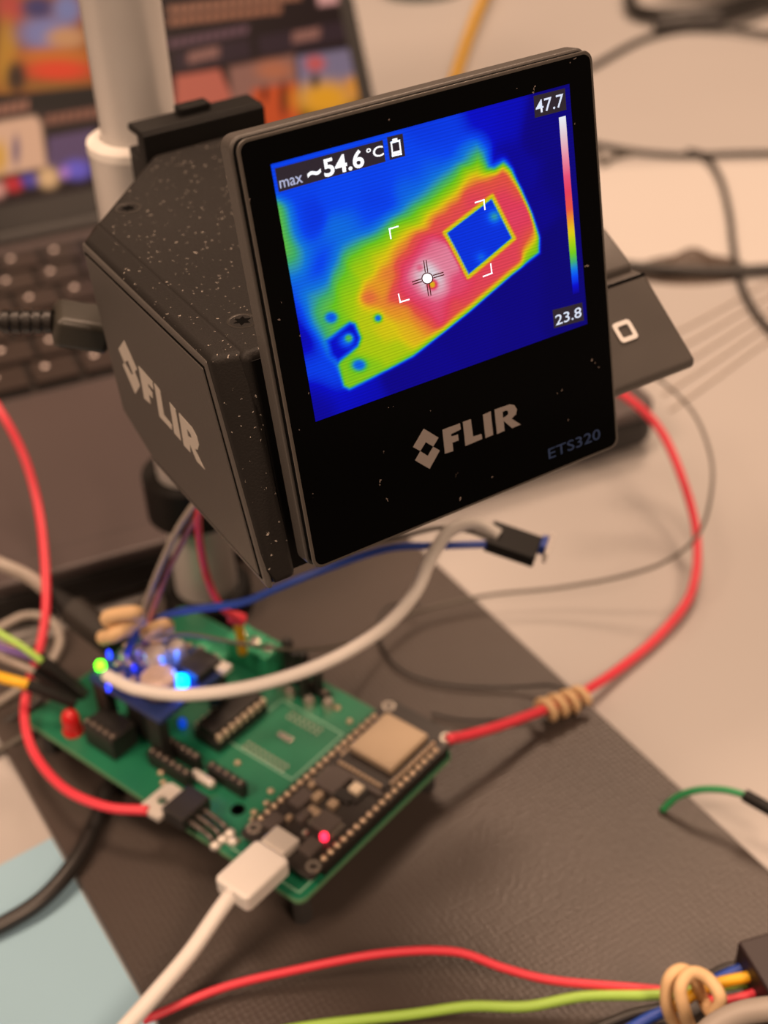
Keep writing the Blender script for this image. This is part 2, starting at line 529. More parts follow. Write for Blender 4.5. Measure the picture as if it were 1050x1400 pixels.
def sdist(X, Y, poly):          # signed distance, positive inside
    d = np.full_like(X, 1e9); ins = np.zeros(X.shape, bool)
    n = len(poly)
    for i in range(n):
        x0, y0 = poly[i]; x1, y1 = poly[(i+1) % n]
        ex, ey = x1-x0, y1-y0
        t = np.clip(((X-x0)*ex+(Y-y0)*ey)/(ex*ex+ey*ey), 0, 1)
        d = np.minimum(d, np.hypot(X-x0-t*ex, Y-y0-t*ey))
        if y0 != y1:
            c = ((y0 > Y) != (y1 > Y)) & (X < (x1-x0)*(Y-y0)/(y1-y0)+x0)
            ins ^= c
    return np.where(ins, d, -d)

def sstep(a, b, x):
    t = np.clip((x-a)/(b-a), 0, 1)
    return t*t*(3-2*t)

def heat(X, Y):
    bg = rbf(X, Y, [(770, 250, .03), (760, 400, .02), (700, 480, .04), (600, 520, .06), (500, 560, .09), (790, 430, .02), (740, 180, .04), (690, 170, .10), (730, 280, .06),
                    (400, 250, .165), (470, 265, .17), (520, 250, .165), (600, 195, .15), (560, 230, .17), (505, 300, .17), (620, 180, .155), (660, 180, .12), (600, 215, .18),
                    (405, 320, .13), (410, 300, .15), (448, 358, .12), (436, 388, .15), (520, 285, .15), (480, 315, .2), (560, 265, .195), (600, 245, .20), (530, 305, .2),
                    (640, 205, .18), (460, 340, .2), (430, 350, .2), (470, 360, .225), (380, 305, .30), (385, 320, .33), (389, 337, .31), (395, 355, .26), (400, 372, .21), (425, 405, .22),
                    (400, 400, .17), (400, 430, .11), (412, 470, .08), (420, 495, .16), (440, 540, .08), (432, 562, .07), (452, 518, .17), (455, 500, .16), (480, 545, .11), (445, 440, .22),
                    (560, 530, .06), (650, 470, .05), (720, 400, .04), (690, 215, .07), (710, 240, .07), (660, 165, .11), (780, 330, .02), (780, 150, .03)], 15)
    ins = rbf(X, Y, [(585, 380, .99), (574, 372, .9), (597, 398, .86), (588, 340, .76), (558, 362, .64), (562, 392, .72), (602, 418, .70), (628, 392, .70), (608, 360, .78), (585, 420, .66), (548, 402, .58),
                     (532, 375, .5), (545, 345, .5), (572, 328, .58), (600, 305, .60), (640, 268, .62), (676, 250, .54), (690, 268, .62), (708, 300, .64), (714, 322, .62), (690, 345, .6), (662, 370, .60),
                     (640, 402, .58), (618, 420, .55), (575, 436, .50), (545, 425, .47), (520, 392, .46), (505, 408, .50), (500, 432, .37), (530, 452, .40), (560, 452, .43), (510, 472, .36), (480, 420, .35),
                     (480, 508, .31), (500, 505, .32), (540, 480, .36), (462, 430, .30), (450, 445, .28), (555, 318, .42), (530, 335, .38), (500, 365, .36), (520, 350, .40), (470, 390, .31), (450, 410, .28),
                     (600, 284, .42), (620, 266, .42), (640, 247, .42), (660, 232, .37), (655, 213, .29), (728, 322, .48), (736, 338, .28), (708, 256, .50), (720, 305, .62), (700, 280, .62), (585, 297, .42), (605, 303, .57), (622, 286, .58), (655, 258, .58), (590, 275, .33), (620, 250, .33), (480, 400, .34), (440, 400, .25), (570, 300, .36), (610, 258, .34)], 10)
    board = [(470, 528), (478, 532), (500, 521), (530, 506), (565, 487), (640, 427), (700, 375), (738, 346), (738, 325), (727, 292), (713, 259), (699, 233), (688, 222), (676, 230), (668, 228), (662, 208),
             (652, 200), (643, 212), (638, 226), (600, 262), (560, 296), (520, 326), (480, 350), (450, 380), (425, 405), (426, 425), (440, 448), (446, 470), (462, 495)]
    sd = sdist(X, Y, board)
    soft = 4+26*sstep(0, 90, (565-X)*0.75+(420-Y)*0.66)
    w = sstep(-soft, soft*0.9+3, sd)
    t = bg*(1-w)+ins*w
    edge = np.exp(-((sd-4)/4.5)**2)*sstep(440, 480, Y+0.0*X+0.55*(X-480))      # bright thin rim on the sharp sides
    t = np.where(sd > -6, t*(1-0.55*edge)+0.33*0.55*edge, t)
    def spot(cx, cy, rx, ry, v, a=1.0):
        nonlocal t
        g = a*np.exp(-(((X-cx)/rx)**2+((Y-cy)/ry)**2)**1.5)
        t = t*(1-g)+v*g
    spot(453, 434, 9, 8, .18); spot(517, 435, 6, 6, .18, .95)
    sdk = sdist(X, Y, [(447, 466), (478, 440), (486, 442), (494, 462), (490, 474), (462, 496), (452, 486)])
    wk = sstep(-5, 6, sdk); t = t*(1-wk)+.12*wk
    spot(474, 466, 10, 9, .20, .9); spot(477, 462, 6, 6, .28, .9)
    spot(491, 499, 11, 9, .18, .95)
    spot(504, 407, 11, 9, .52, .7); spot(591, 389, 7, 7, .42, 1.0); spot(574, 366, 5, 5, .70, .8)
    sw = sdist(X, Y, [(608, 318), (673, 268), (703, 326), (640, 379)])
    ring = np.exp(-((sw+0.5)/3.0)**2); t = t*(1-ring)+.40*ring
    wi = sstep(0, 4, sw); t = t*(1-wi)+.145*wi
    g = np.exp(-(((X-676)/9)**2+((Y-296)/9)**2)); t = t*(1-g*wi)+.235*g*wi
    g = np.exp(-(((X-658)/8)**2+((Y-352)/8)**2)); t = t*(1-.6*g*wi)+.22*.6*g*wi
    return np.clip(t, 0, 1)

def screen_grid(name, x0, y0, x1, y1, nx, ny, z, M, colour, m, parent):
    us = np.linspace(x0, x1, nx); vs2 = np.linspace(y0, y1, ny)
    vv = [(M @ Vector((u*mm, v*mm, z))) for v in vs2 for u in us]
    ff = [(j*nx+i, j*nx+i+1, (j+1)*nx+i+1, (j+1)*nx+i) for j in range(ny-1) for i in range(nx-1)]
    me = bpy.data.meshes.new(name)
    me.from_pydata(vv, [], ff)
    world_v = [parent.matrix_world @ p for p in vv] if parent else vv
    uvp = np.array([project(p) for p in world_v])
    c = colour(uvp[:, 0], uvp[:, 1], np.repeat(vs2, nx))
    a = me.color_attributes.new('Col', 'FLOAT_COLOR', 'POINT')
    a.data.foreach_set('color', np.concatenate([c, np.ones((len(c), 1))], 1).astype(np.float32).ravel())
    me.materials.append(m)
    o = bpy.data.objects.new(name, me); COL.objects.link(o); o.parent = parent
    return o

bpy.context.view_layer.update()
lcd_m = attr_mat('heat_display', 1.0)
def heat_col(X, Y, V):
    c = palette(heat(X, Y))
    lines = 0.90+0.16*np.sin(V*2*math.pi/0.42)
    return c*lines[:, None]
scr = screen_grid('heat_screen', -30.5, -22.9, 30.5, 22.9, 245, 185, 0.06*mm, MPn, heat_col, lcd_m, tc_root)

def glow(name, rgb, e=1.0):
    return mat(name, srgb(*rgb), 0.5, emit=e)
ui_white = glow('screen_white', (225, 240, 255), 0.95)
ui_grey = glow('screen_grey', (150, 165, 205), 0.8)
ui_box = glow('screen_box', (34, 30, 44), 0.6)
ui_dark = glow('screen_dark_red', (70, 14, 20), 0.7)
ui_text = glow('screen_text', (185, 205, 235), 0.85)

def pts_panel(pts, n): return [tuple(v*mm for v in on_panel(x, y, n)) for x, y in pts]
def ui_poly(name, pts, n, m, par=None):
    return MB().prism(pts_panel(pts, n), (n-0.02)*mm, n*mm, MPn).build(name, m, par or scr)

def text_mesh(body, bold):
    cu = bpy.data.curves.new('txt', 'FONT')
    cu.body = body; cu.size = 1.0; cu.offset = bold; cu.resolution_u = 4
    ob = bpy.data.objects.new('txt', cu)
    COL.objects.link(ob)
    dg = bpy.context.evaluated_depsgraph_get()
    me = bpy.data.meshes.new_from_object(ob.evaluated_get(dg))
    bpy.data.objects.remove(ob); bpy.data.curves.remove(cu)
    return me
def fit_text(name, body, lb, rt, n, m, par, bold=0.0):
    me = text_mesh(body, bold)
    x0, v0 = on_panel(*lb, n); x1, v1 = on_panel(*rt, n)
    xs = [v.co.x for v in me.vertices]; ys = [v.co.y for v in me.vertices]
    a0, a1, b0, b1 = min(xs), max(xs), min(ys), max(ys)
    for v in me.vertices:
        q = Vector(((x0+(v.co.x-a0)/(a1-a0)*(x1-x0))*mm, (v0+(v.co.y-b0)/(b1-b0)*(v1-v0))*mm, n*mm))
        v.co = MPn @ q
    me.materials.clear(); me.materials.append(m); me.name = name
    o = bpy.data.objects.new(name, me); COL.objects.link(o); o.parent = par
    return o
ui_poly('readout_box', [(375.7, 230.5), (523.3, 191.4), (527.1, 221), (381.4, 262.9)], 0.10, ui_box)
ui_poly('battery_box', [(529, 187.5), (550.5, 182.5), (554, 213.3), (532.9, 219)], 0.10, ui_box)
ui_poly('scale_top_box', [(729.5, 131.3), (772.5, 120.5), (774.5, 150), (731.3, 161.3)], 0.10, ui_box)
ui_poly('scale_bottom_box', [(755.5, 424), (796, 413.5), (798.5, 438), (757.5, 449)], 0.10, ui_box)
fit_text('readout_text', 'max', (383.3, 258.1), (412.9, 238.7), 0.13, ui_grey, scr, 0.006)
fit_text('readout_text', '~', (421, 243.2), (438.2, 230), 0.13, ui_white, scr, 0.03)
fit_text('readout_text', '54.6', (444.3, 242.9), (495.3, 203.2), 0.13, ui_white, scr, 0.022)
fit_text('readout_text', '\u00b0C', (502.4, 218.6), (523, 197.5), 0.13, ui_white, scr, 0.008)
fit_text('readout_text', '47.7', (733, 156), (770, 127.5), 0.13, ui_text, scr, 0.006)
fit_text('readout_text', '23.8', (760, 445.5), (794.3, 419.0), 0.13, ui_text, scr, 0.006)
def stroke(name, pts, w, n, m):          # a line of w mm on the display
    q = [Vector(on_panel(x, y, n)) for x, y in pts]
    b = MB()
    for a, c in zip(q[:-1], q[1:]):
        d = (c-a).normalized(); s_ = Vector((-d.y, d.x))*w/2
        b.prism([tuple(v*mm) for v in (a-s_-d*w/2, c-s_+d*w/2, c+s_+d*w/2, a+s_-d*w/2)], (n-0.02)*mm, n*mm, MPn)
    return b.build(name, m, scr)
stroke('battery_icon', [(535, 195), (546, 192.2), (548.5, 210.5), (537, 213.2), (535, 195), (540, 193.8)], 0.26, 0.13, ui_white)
stroke('battery_icon', [(538.2, 191.8), (541.5, 191)], 0.5, 0.13, ui_white)
stroke('battery_level', [(539.5, 209.2), (545.6, 207.6)], 0.45, 0.13, ui_white)
for pts in ([(544, 309.5), (532.5, 313), (534.5, 326)], [(650, 277), (661.5, 273.2), (663, 286)], [(661, 378), (672.5, 373.5), (671, 361)], [(545, 402.5), (547.3, 413), (559, 409.5)]):
    stroke('focus_bracket', pts, 0.26, 0.13, ui_white)
cx_, cy_ = 584.3, 380.6
for dx, dy in ((-3.2, -24, ), (3.2, 23), (22, -6.5), (-20, 6.5)):
    L_ = math.hypot(dx, dy); ux, uy = dx/L_, dy/L_
    for o_ in (-1.7, 1.7):
        stroke('crosshair_tick', [(cx_+ux*9-uy*o_, cy_+uy*9+ux*o_), (cx_+dx-uy*o_, cy_+dy+ux*o_)], 0.20, 0.13, ui_dark)
def disc(c, r, k=16): return [(c[0]+r*math.cos(2*math.pi*i/k), c[1]+r*math.sin(2*math.pi*i/k)) for i in range(k)]
ui_poly('crosshair_ring', disc((cx_, cy_), 8.2), 0.13, ui_dark)
ui_poly('crosshair_dot', disc((cx_, cy_), 6.6), 0.15, ui_white)
# colour scale
def bar_col(X, Y, V):
    return palette(np.interp(V, [-15.6, 17.3], [0.0, 0.98]))
bx0, bv1 = on_panel(764, 160.8, .1); bx1, bv0 = on_panel(791, 400, .1)
bx1 = bx0+1.55
bar = screen_grid('colour_scale', bx0, bv0, bx1, bv1, 2, 60, 0.1*mm, MPn, lambda X, Y, V: palette(np.interp(V, [bv0, bv0+(bv1-bv0)*.06, bv1], [0.06, 0.13, 1.0])), lcd_m, tc_root)
bar.parent = scr

# front logo and model print
FLOGO = [
    [(128, 270), (260, 350), (212, 430), (145, 390), (97, 470), (32, 435)],
    [(97, 472), (165, 515), (212, 432), (272, 465), (180, 630), (50, 555)],
    [(295, 280), (452, 222), (460, 275), (372, 318), (376, 340), (435, 322), (440, 375), (385, 395), (392, 470), (318, 495)],
    [(478, 210), (550, 185), (570, 340), (645, 318), (652, 362), (502, 425)],
    [(658, 145), (728, 115), (750, 325), (682, 355)],
    [(762, 100), (900, 52), (940, 58), (963, 95), (955, 140), (915, 180), (998, 232), (920, 265), (845, 200), (838, 172), (865, 160), (885, 140), (885, 115), (865, 105),
     (835, 118), (837.5, 172), (844.5, 200), (852, 288), (785, 318)]]
for poly in FLOGO:
    MB().prism(pts_panel([(560+x/6.5625, 545+y/6.5625) for x, y in poly], 0.05), 0.0, 0.05*mm, MPn).build('logo_mark', logo_m, tc_root)
fit_text('model_number', 'ETS320', (750.5, 628), (820, 585.5), 0.05, ets_m, tc_root, 0.0)

# ------------------------------------------------------------------ laptop
LY = math.radians(21.3)
LX = Vector((math.cos(LY), math.sin(LY), 0)); LB = Vector((-math.sin(LY), math.cos(LY), 0))
LM = Matrix((LX, LB, HZ)).transposed().to_4x4()
LM.translation = Vector((0.102, 0.4245, 0))
lap = thing('laptop', 'dark open laptop behind the pole with colourful pictures on its screen', 'laptop', M=LM)
lap_m = mat('laptop_shell', (0.083, 0.066, 0.066), 0.42, vary=0.05, vscale=30)
lapb_m = mat('laptop_black', (0.012, 0.011, 0.011), 0.5, vary=0.1)
key_m = mat('key_cap', (0.035, 0.028, 0.026), 0.38, vary=0.1)
legend_m = mat('key_legend_glint', (0.85, 0.72, 0.66), 0.5, emit=0.10)  # pale legends; glints on the keycaps are put in as slight emission
DZ = 20
MB().prism([(x*mm, y*mm) for x, y in rounded(-360, 0, 0, 262, 8)], 3.8*mm, 15*mm).build('chassis', lapb_m, lap, bevel=0.002)
MB().prism([(x*mm, y*mm) for x, y in rounded(-360, 0, 0, 262, 8)], 15*mm, DZ*mm).build('deck', lap_m, lap, bevel=0.0015)
for fx in (-345, -15):
    for fy in (15, 245):
        MB().lathe([(6*mm, 0), (6*mm, 4.0*mm)], 16, Matrix.Translation((fx*mm, fy*mm, 0))).build('rubber_foot', lapb_m, lap, smooth=True)
MB().box((-185*mm, 175*mm, (DZ+0.1)*mm), (310*mm, 128*mm, 0.4*mm)).build('keyboard_well', lapb_m, lap)
keyme = MB().box((0, 0, 1.2*mm), (16.6*mm, 16.6*mm, 2.4*mm)).data('key'); keyme.materials.append(key_m)
legme = MB().box((0, 0, 0), (2.0*mm, 2.4*mm, 0.1*mm)).data('legend_glint'); legme.materials.append(legend_m)
for r in range(6):
    for c in range(16):
        k = bpy.data.objects.new('key', keyme); COL.objects.link(k); k.parent = lap
        k.location = ((-330+c*19.3+(r % 2)*6)*mm, (122+r*20.4)*mm, (DZ+0.3)*mm)
        l = bpy.data.objects.new('legend_glint', legme); COL.objects.link(l); l.parent = k
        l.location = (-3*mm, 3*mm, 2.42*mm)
MB().prism([(x*mm, y*mm) for x, y in rounded(-235, 12, -115, 92, 5)], (DZ-0.1)*mm, (DZ+0.15)*mm).build('touchpad', lap_m, lap, bevel=0.0001)
LT = math.radians(27)
MLid = Matrix.Translation((0, 252*mm, 22*mm)) @ Matrix(((1, 0, 0, 0), (0, math.sin(LT), -math.cos(LT), 0), (0, math.cos(LT), math.sin(LT), 0), (0, 0, 0, 1)))
lid = MB().prism([(x*mm, y*mm) for x, y in rounded(-360, 0, 0, 235, 6)], -6*mm, 0, MLid).build('lid', lapb_m, lap, bevel=0.001)
MB().tube([Vector((-350*mm, 252*mm, 20*mm)), Vector((-10*mm, 252*mm, 20*mm))], 5*mm, 16).build('hinge', lapb_m, lap, smooth=True)
def blob(c, X, Y, cx, cy, rx, ry, col, a=1.0, p=2.0):
    g = a*np.exp(-(((X-cx)/rx)**2+((Y-cy)/ry)**2)**p)
    return c*(1-g[:, None])+np.array(srgb(*col))*g[:, None]
def quad(c, X, Y, poly, col, s=2.0):
    g = sstep(-s, s, sdist(X, Y, poly))
    return c*(1-g[:, None])+np.array(srgb(*col))*g[:, None]
def line(c, X, Y, x0, y0, x1, y1, w, col, freq=0.9):
    d = sdist(X, Y, [(x0, y0-w/2), (x1, y1-w/2), (x1, y1+w/2), (x0, y0+w/2)])
    g = sstep(-1, 1, d)*(0.55+0.45*np.sin(X*freq)*np.sin(X*freq*0.37+1.3))
    return c*(1-g[:, None])+np.array(srgb(*col))*g[:, None]
def laptop_col(X, Y, V):
    c = np.tile(np.array(srgb(34, 20, 20)), (len(X), 1))
    c = quad(c, X, Y, [(-400, -400), (140, -400), (140, 118), (-400, 170)], (150, 78, 26))
    c = blob(c, X, Y, 12, 12, 22, 22, (190, 60, 50)); c = blob(c, X, Y, 8, 75, 18, 50, (190, 125, 30)); c = blob(c, X, Y, -20, 40, 18, 60, (70, 35, 15))
    c = blob(c, X, Y, 62, 45, 38, 26, (125, 120, 160)); c = blob(c, X, Y, 52, 10, 24, 16, (52, 46, 92)); c = blob(c, X, Y, 92, 12, 20, 22, (120, 120, 160)); c = blob(c, X, Y, 90, 52, 28, 16, (205, 140, 90))
    c = blob(c, X, Y, 75, 78, 55, 14, (205, 105, 30)); c = blob(c, X, Y, 80, 96, 48, 15, (232, 62, 26)); c = blob(c, X, Y, 70, 118, 60, 7, (150, 90, 30)); c = blob(c, X, Y, 22, 105, 14, 22, (45, 22, 12))
    c = quad(c, X, Y, [(-300, 200), (-300, 140), (30, 128), (140, 116), (140, 146), (30, 150)], (12, 8, 9))
    c = line(c, X, Y, -300, 205, 40, 143, 15, (190, 120, 92)); c = line(c, X, Y, 60, 165, 140, 152, 14, (170, 105, 80))
    c = quad(c, X, Y, [(66, 188), (130, 176), (130, 222), (66, 232)], (96, 70, 98)); c = blob(c, X, Y, 105, 232, 20, 14, (110, 92, 190))
    c = blob(c, X, Y, 88, 236, 8, 9, (180, 120, 190))
    c = quad(c, X, Y, [(-60, 190), (0, 166), (48, 158), (56, 168), (64, 228), (-60, 250)], (228, 172, 136), 4)
    c = blob(c, X, Y, 22, 205, 6, 22, (130, 100, 110)); c = blob(c, X, Y, 0, 215, 10, 24, (225, 160, 70))
    c = blob(c, X, Y, 18, 252, 14, 11, (205, 40, 46)); c = blob(c, X, Y, 41, 246, 13, 10, (88, 70, 150)); c = blob(c, X, Y, 66, 243, 15, 15, (235, 180, 125)); c = blob(c, X, Y, -4, 260, 12, 12, (220, 150, 130))
    c = line(c, X, Y, 230, 14, 412, -6, 11, (205, 132, 98)); c = line(c, X, Y, 230, 30, 385, 12, 11, (200, 126, 92)); c = line(c, X, Y, 230, 60, 340, 40, 11, (135, 92, 98))
    c = quad(c, X, Y, [(236, 72), (340, 52), (344, 78), (240, 98)], (52, 34, 40)); c = quad(c, X, Y, [(352, 50), (482, 26), (486, 52), (356, 76)], (52, 34, 40))
    c = line(c, X, Y, 256, 80, 300, 70, 15, (190, 125, 105), 1.3); c = line(c, X, Y, 400, 52, 438, 44, 15, (190, 125, 105), 1.3)
    c = quad(c, X, Y, [(240, 104), (300, 94), (316, 130), (316, 150), (240, 160)], (196, 98, 76)); c = quad(c, X, Y, [(313, 92), (402, 74), (410, 160), (320, 175)], (150, 98, 82), 4)
    c = blob(c, X, Y, 375, 96, 26, 14, (185, 105, 72)); c = quad(c, X, Y, [(345, 122), (405, 112), (412, 175), (345, 175)], (205, 78, 34), 4)
    c = blob(c, X, Y, 362, 128, 4, 12, (60, 20, 12)); c = blob(c, X, Y, 388, 135, 6, 26, (90, 24, 16))
    c = quad(c, X, Y, [(406, 77), (492, 64), (502, 124), (455, 150), (411, 142)], (128, 112, 132), 3)
    c = blob(c, X, Y, 445, 135, 45, 26, (236, 158, 34)); c = blob(c, X, Y, 488, 118, 18, 16, (225, 145, 50)); c = blob(c, X, Y, 431, 87, 14, 11, (205, 86, 80)); c = blob(c, X, Y, 431, 110, 6, 11, (70, 50, 32))
    c = quad(c, X, Y, [(432, -14), (476, -20), (478, 2), (436, 8)], (225, 160, 150), 3)
    return c
MLs = MLid
bpy.context.view_layer.update()
lcd2 = attr_mat('laptop_display', 0.8)
ls = screen_grid('laptop_screen', -352, 14, -8, 228, 520, 300, 0.15*mm, MLs, laptop_col, lcd2, lap)

# ------------------------------------------------------------------ carrier circuit board
UU = Vector((0.65286, 0.75748, 0)); WW = Vector((-0.75748, 0.65286, 0))
BM_ = Matrix((UU, WW, HZ)).transposed().to_4x4()
BM_.translation = Vector((-24.9*mm, 215.3*mm, 3*mm))
Z0 = 12.5                       # board top above the base plate, mm
pcb = thing('circuit_board', 'long green circuit board raised on standoffs over the textured base plate', 'circuit board', M=BM_)
green_m = mat('solder_mask_green', (0.012, 0.17, 0.085), 0.33, vary=0.18, vscale=90, spec=0.6)
green_edge = mat('lit_board_edge', (0.13, 0.30, 0.15), 0.5, vary=0.1)  # bare core at the sides; light falling on them is put into this green
silk_m = mat('silkscreen', (0.25, 0.5, 0.36), 0.6, vary=0.05)
pad_m = mat('tinned_pad', (0.72, 0.66, 0.58), 0.25, 0.85, vary=0.05)
gold_m = mat('solder_gold', (0.62, 0.48, 0.34), 0.3, 0.6, vary=0.05)
chip_m = mat('chip_epoxy', (0.02, 0.018, 0.017), 0.4, vary=0.2)
socket_m = mat('header_black', (0.014, 0.013, 0.012), 0.45, vary=0.2)
tab_m = mat('tinned_tab', (0.78, 0.74, 0.68), 0.35, 0.4, vary=0.04)
term_m = mat('terminal_green', (0.03, 0.33, 0.16), 0.45, vary=0.1)
brass_m = mat('nylon_standoff', (0.05, 0.05, 0.05), 0.5, vary=0.1)
red_led = mat('red_led_lens', (0.62, 0.012, 0.015), 0.2, vary=0.05, spec=0.6)
dull_m = mat('dull_brown_contact', (0.13, 0.10, 0.08), 0.35, 0.3, vary=0.1)
lead_m = mat('tarnished_lead', (0.10, 0.085, 0.075), 0.35, 0.3, vary=0.1)
def B(u, w, z): return Vector((u*mm, w*mm, z*mm))
MB().prism([(x*mm, y*mm) for x, y in rounded(0, 0, 62, 104, 2.5)], (Z0-1.6)*mm, Z0*mm).build('board', green_m, pcb, bevel=0.0002)
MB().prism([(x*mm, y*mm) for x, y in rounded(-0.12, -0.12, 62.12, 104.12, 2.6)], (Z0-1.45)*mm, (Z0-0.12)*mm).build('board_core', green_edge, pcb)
for u, w in ((4, 4), (58, 100), (4, 100), (57, 6)):
    MB().lathe([(2.6*mm, 0.05*mm), (2.6*mm, (Z0-1.6)*mm)], 6, Matrix.Translation(B(u, w, 0))).build('standoff', brass_m, pcb)
def strip(u0, w0, u1, w1, t=0.45):
    d = Vector((u1-u0, w1-w0)).normalized(); s_ = Vector((-d.y, d.x))*t/2
    a, b = Vector((u0, w0)), Vector((u1, w1))
    MB().prism([tuple(v*mm) for v in (a-s_, b-s_, b+s_, a+s_)], (Z0-0.02)*mm, (Z0+0.06)*mm).build('silkscreen_line', silk_m, pcb)
for a in ((28.5, 28.3, 49.3, 28.3), (49.3, 28.3, 49.3, 51), (49.3, 51, 28.5, 51), (28.5, 51, 28.5, 28.3), (3, 26, 3, 24.5), (2.2, 2.2, 8, 2.2), (2.2, 2.2, 2.2, 25), (2.2, 25, 7, 25)):
    strip(*a)
padme = MB().lathe([(0.5*mm, 0), (0.48*mm, 0.4*mm), (0.25*mm, 0.6*mm)], 8).data('pad')
copies('pad', padme, mat('dull_pad', (0.42, 0.44, 0.36), 0.45, 0.3, vary=0.05), [B(30.3+du, 46.6-1.75*k, Z0) for k in range(9) for du in (-0.9, 0.9)]+[B(46+du, 44.8-1.75*k, Z0) for k in range(7) for du in (-0.9, 0.9)], pcb)
MB().box(B(38.6, 40, Z0+0.4), (1.8*mm, 5*mm, 0.9*mm)).build('smd_part', pad_m, pcb, bevel=0.0002)
beadme = MB().lathe([(0.95*mm, 0), (0.9*mm, 0.5*mm), (0.45*mm, 0.95*mm)], 10).data('solder_joint'); beadme.materials.append(gold_m); beadme.shade_smooth()
copies('solder_joint', beadme, None, [B(u, w, Z0) for u, w in ((5.2, 28.5), (2.6, 29), (4.5, 25.5), (12, 27), (14, 28.5), (14.8, 26), (16, 24.5), (18.3, 28), (24, 44), (22, 30), (9, 58), (7, 55), (6, 52.5), (7, 50), (33, 26), (56, 36), (54, 30))], pcb)
MB().lathe([(2.0*mm, Z0*mm), (2.0*mm, (Z0+0.08)*mm), (1.3*mm, (Z0+0.08)*mm), (1.2*mm, (Z0-0.4)*mm)], 20, Matrix.Translation(B(12.3, 32.6, 0))).build('mounting_hole', seam_m, pcb, smooth=True)
# dual in-line chip in its socket
sk = MB().box(B(33.5, 55.2, Z0+1.8), (20*mm, 9.2*mm, 3.6*mm)).build('chip_socket', socket_m, pcb, bevel=0.0004)
MB().box(B(33.5, 55.2, Z0+5.0), (19*mm, 6.6*mm, 3.2*mm)).build('chip', chip_m, sk, bevel=0.0004)
pinme = MB().box((0, 0, 0), (1.2*mm, 1.3*mm, 2.0*mm)).data('pin'); pinme.materials.append(mat('tinned_pin', (0.72, 0.58, 0.44), 0.35, 0.3, vary=0.05))
copies('pin', pinme, None, [B(25+2.45*k, w, Z0+4.4) for k in range(8) for w in (51.2, 59.2)], sk)
# female header strips
def header(u0, w0, u1, w1, hh=5.0, n=6, tall=False):
    d = Vector((u1-u0, w1-w0)); L_ = d.length; a = math.atan2(d.y, d.x)
    M_ = Matrix.Translation(B((u0+u1)/2, (w0+w1)/2, 0)) @ Matrix.Rotation(a, 4, 'Z')
    hb = MB().box((0, 0, (Z0+hh/2)*mm), (L_*mm, 2.5*mm, hh*mm), M_).build('header_strip', socket_m, pcb, bevel=0.0003)
    pm = MB().lathe([(0.75*mm, 0), (0.75*mm, 0.5*mm), (0.3*mm, 0.8*mm)], 8).data('header_pin'); pm.materials.append(dull_m)
    copies('header_pin', pm, None, [M_ @ Vector(((-L_/2+(k+0.5)*L_/n)*mm, 0, (Z0+hh)*mm)) for k in range(n)], hb)
header(10.5, 47.7, 10.5, 63, 5.0, 6)
header(16.2, 50, 16.2, 64, 5.0, 6)
header(16.8, 34, 16.8, 47, 4.5, 5)
MB().box(B(13.3, 46, Z0+2), (2.5*mm, 8*mm, 2.5*mm)).build('diode', tab_m, pcb, bevel=0.001)
# power transistor lying flat
tr = MB().box(B(2.1, 40.3, Z0+4.6), (10*mm, 7.6*mm, 4.4*mm)).build('power_transistor', chip_m, pcb, bevel=0.0004)
tabm = MB()
to = [(-4.6, 44), (6.2, 44), (6.2, 50), (5, 51.2), (-4.2, 51.2), (-5, 50)]
hole = [(0.6+1.5*math.cos(a), 47.8+1.5*math.sin(a)) for a in [math.pi*2*k/12 for k in range(12)]]
def holed(outer, ring, z0, z1):
    bm = bmesh.new()
    for loop in (outer, ring):
        vs_ = [bm.verts.new((x*mm, y*mm, z0)) for x, y in loop]
        for i in range(len(vs_)): bm.edges.new((vs_[i], vs_[(i+1) % len(vs_)]))
    bmesh.ops.triangle_fill(bm, use_beauty=True, edges=list(bm.edges))
    r_ = bmesh.ops.extrude_face_region(bm, geom=list(bm.faces))
    for v in r_['geom']:
        if isinstance(v, bmesh.types.BMVert): v.co.z = z1
    bm.verts.index_update()
    out = ([v.co.copy() for v in bm.verts], [tuple(v.index for v in f.verts) for f in bm.faces])
    bm.free()
    return out
tabm.add(*holed(to, hole, (Z0+2.6)*mm, (Z0+4.0)*mm))
tabm.build('heat_tab', tab_m, tr)
for u in (-0.3, 2.1, 4.6):
    MB().tube([B(u, 37, Z0+4), B(u, 33, Z0+3.8), B(u+0.3, 30, Z0+2.4), B(u+0.4, 29, Z0)], 0.75*mm, 8, 5).build('lead', lead_m, tr, smooth=True)
bigj = MB().lathe([(1.5*mm, 0), (1.4*mm, 0.9*mm), (0.8*mm, 1.7*mm)], 12).data('lead_joint'); bigj.materials.append(tab_m); bigj.shade_smooth()
copies('lead_joint', bigj, None, [B(0, 28.6, Z0), B(2.6, 28.6, Z0), B(5.1, 28.4, Z0), B(3.6, 26, Z0)], pcb)
# red indicator, black jack block
MB().lathe([(2.9*mm, Z0*mm), (2.9*mm, (Z0+1)*mm), (2.5*mm, (Z0+1)*mm), (2.5*mm, (Z0+5.5)*mm), (1.9*mm, (Z0+7.2)*mm), (0.6*mm, (Z0+8)*mm)], 20, Matrix.Translation(B(5.2, 89, 0))).build('indicator_led', red_led, pcb, smooth=True)
jk = MB().box(B(9, 77, Z0+3.8), (9*mm, 12*mm, 7.6*mm)).build('jack_block', socket_m, pcb, bevel=0.0005)
copies('block_pin', MB().lathe([(0.8*mm, 0), (0.8*mm, 0.6*mm), (0.3*mm, 0.9*mm)], 8).data('block_pin'), dull_m, [B(6, 72+2.5*k, Z0+7.6) for k in range(5)], jk)
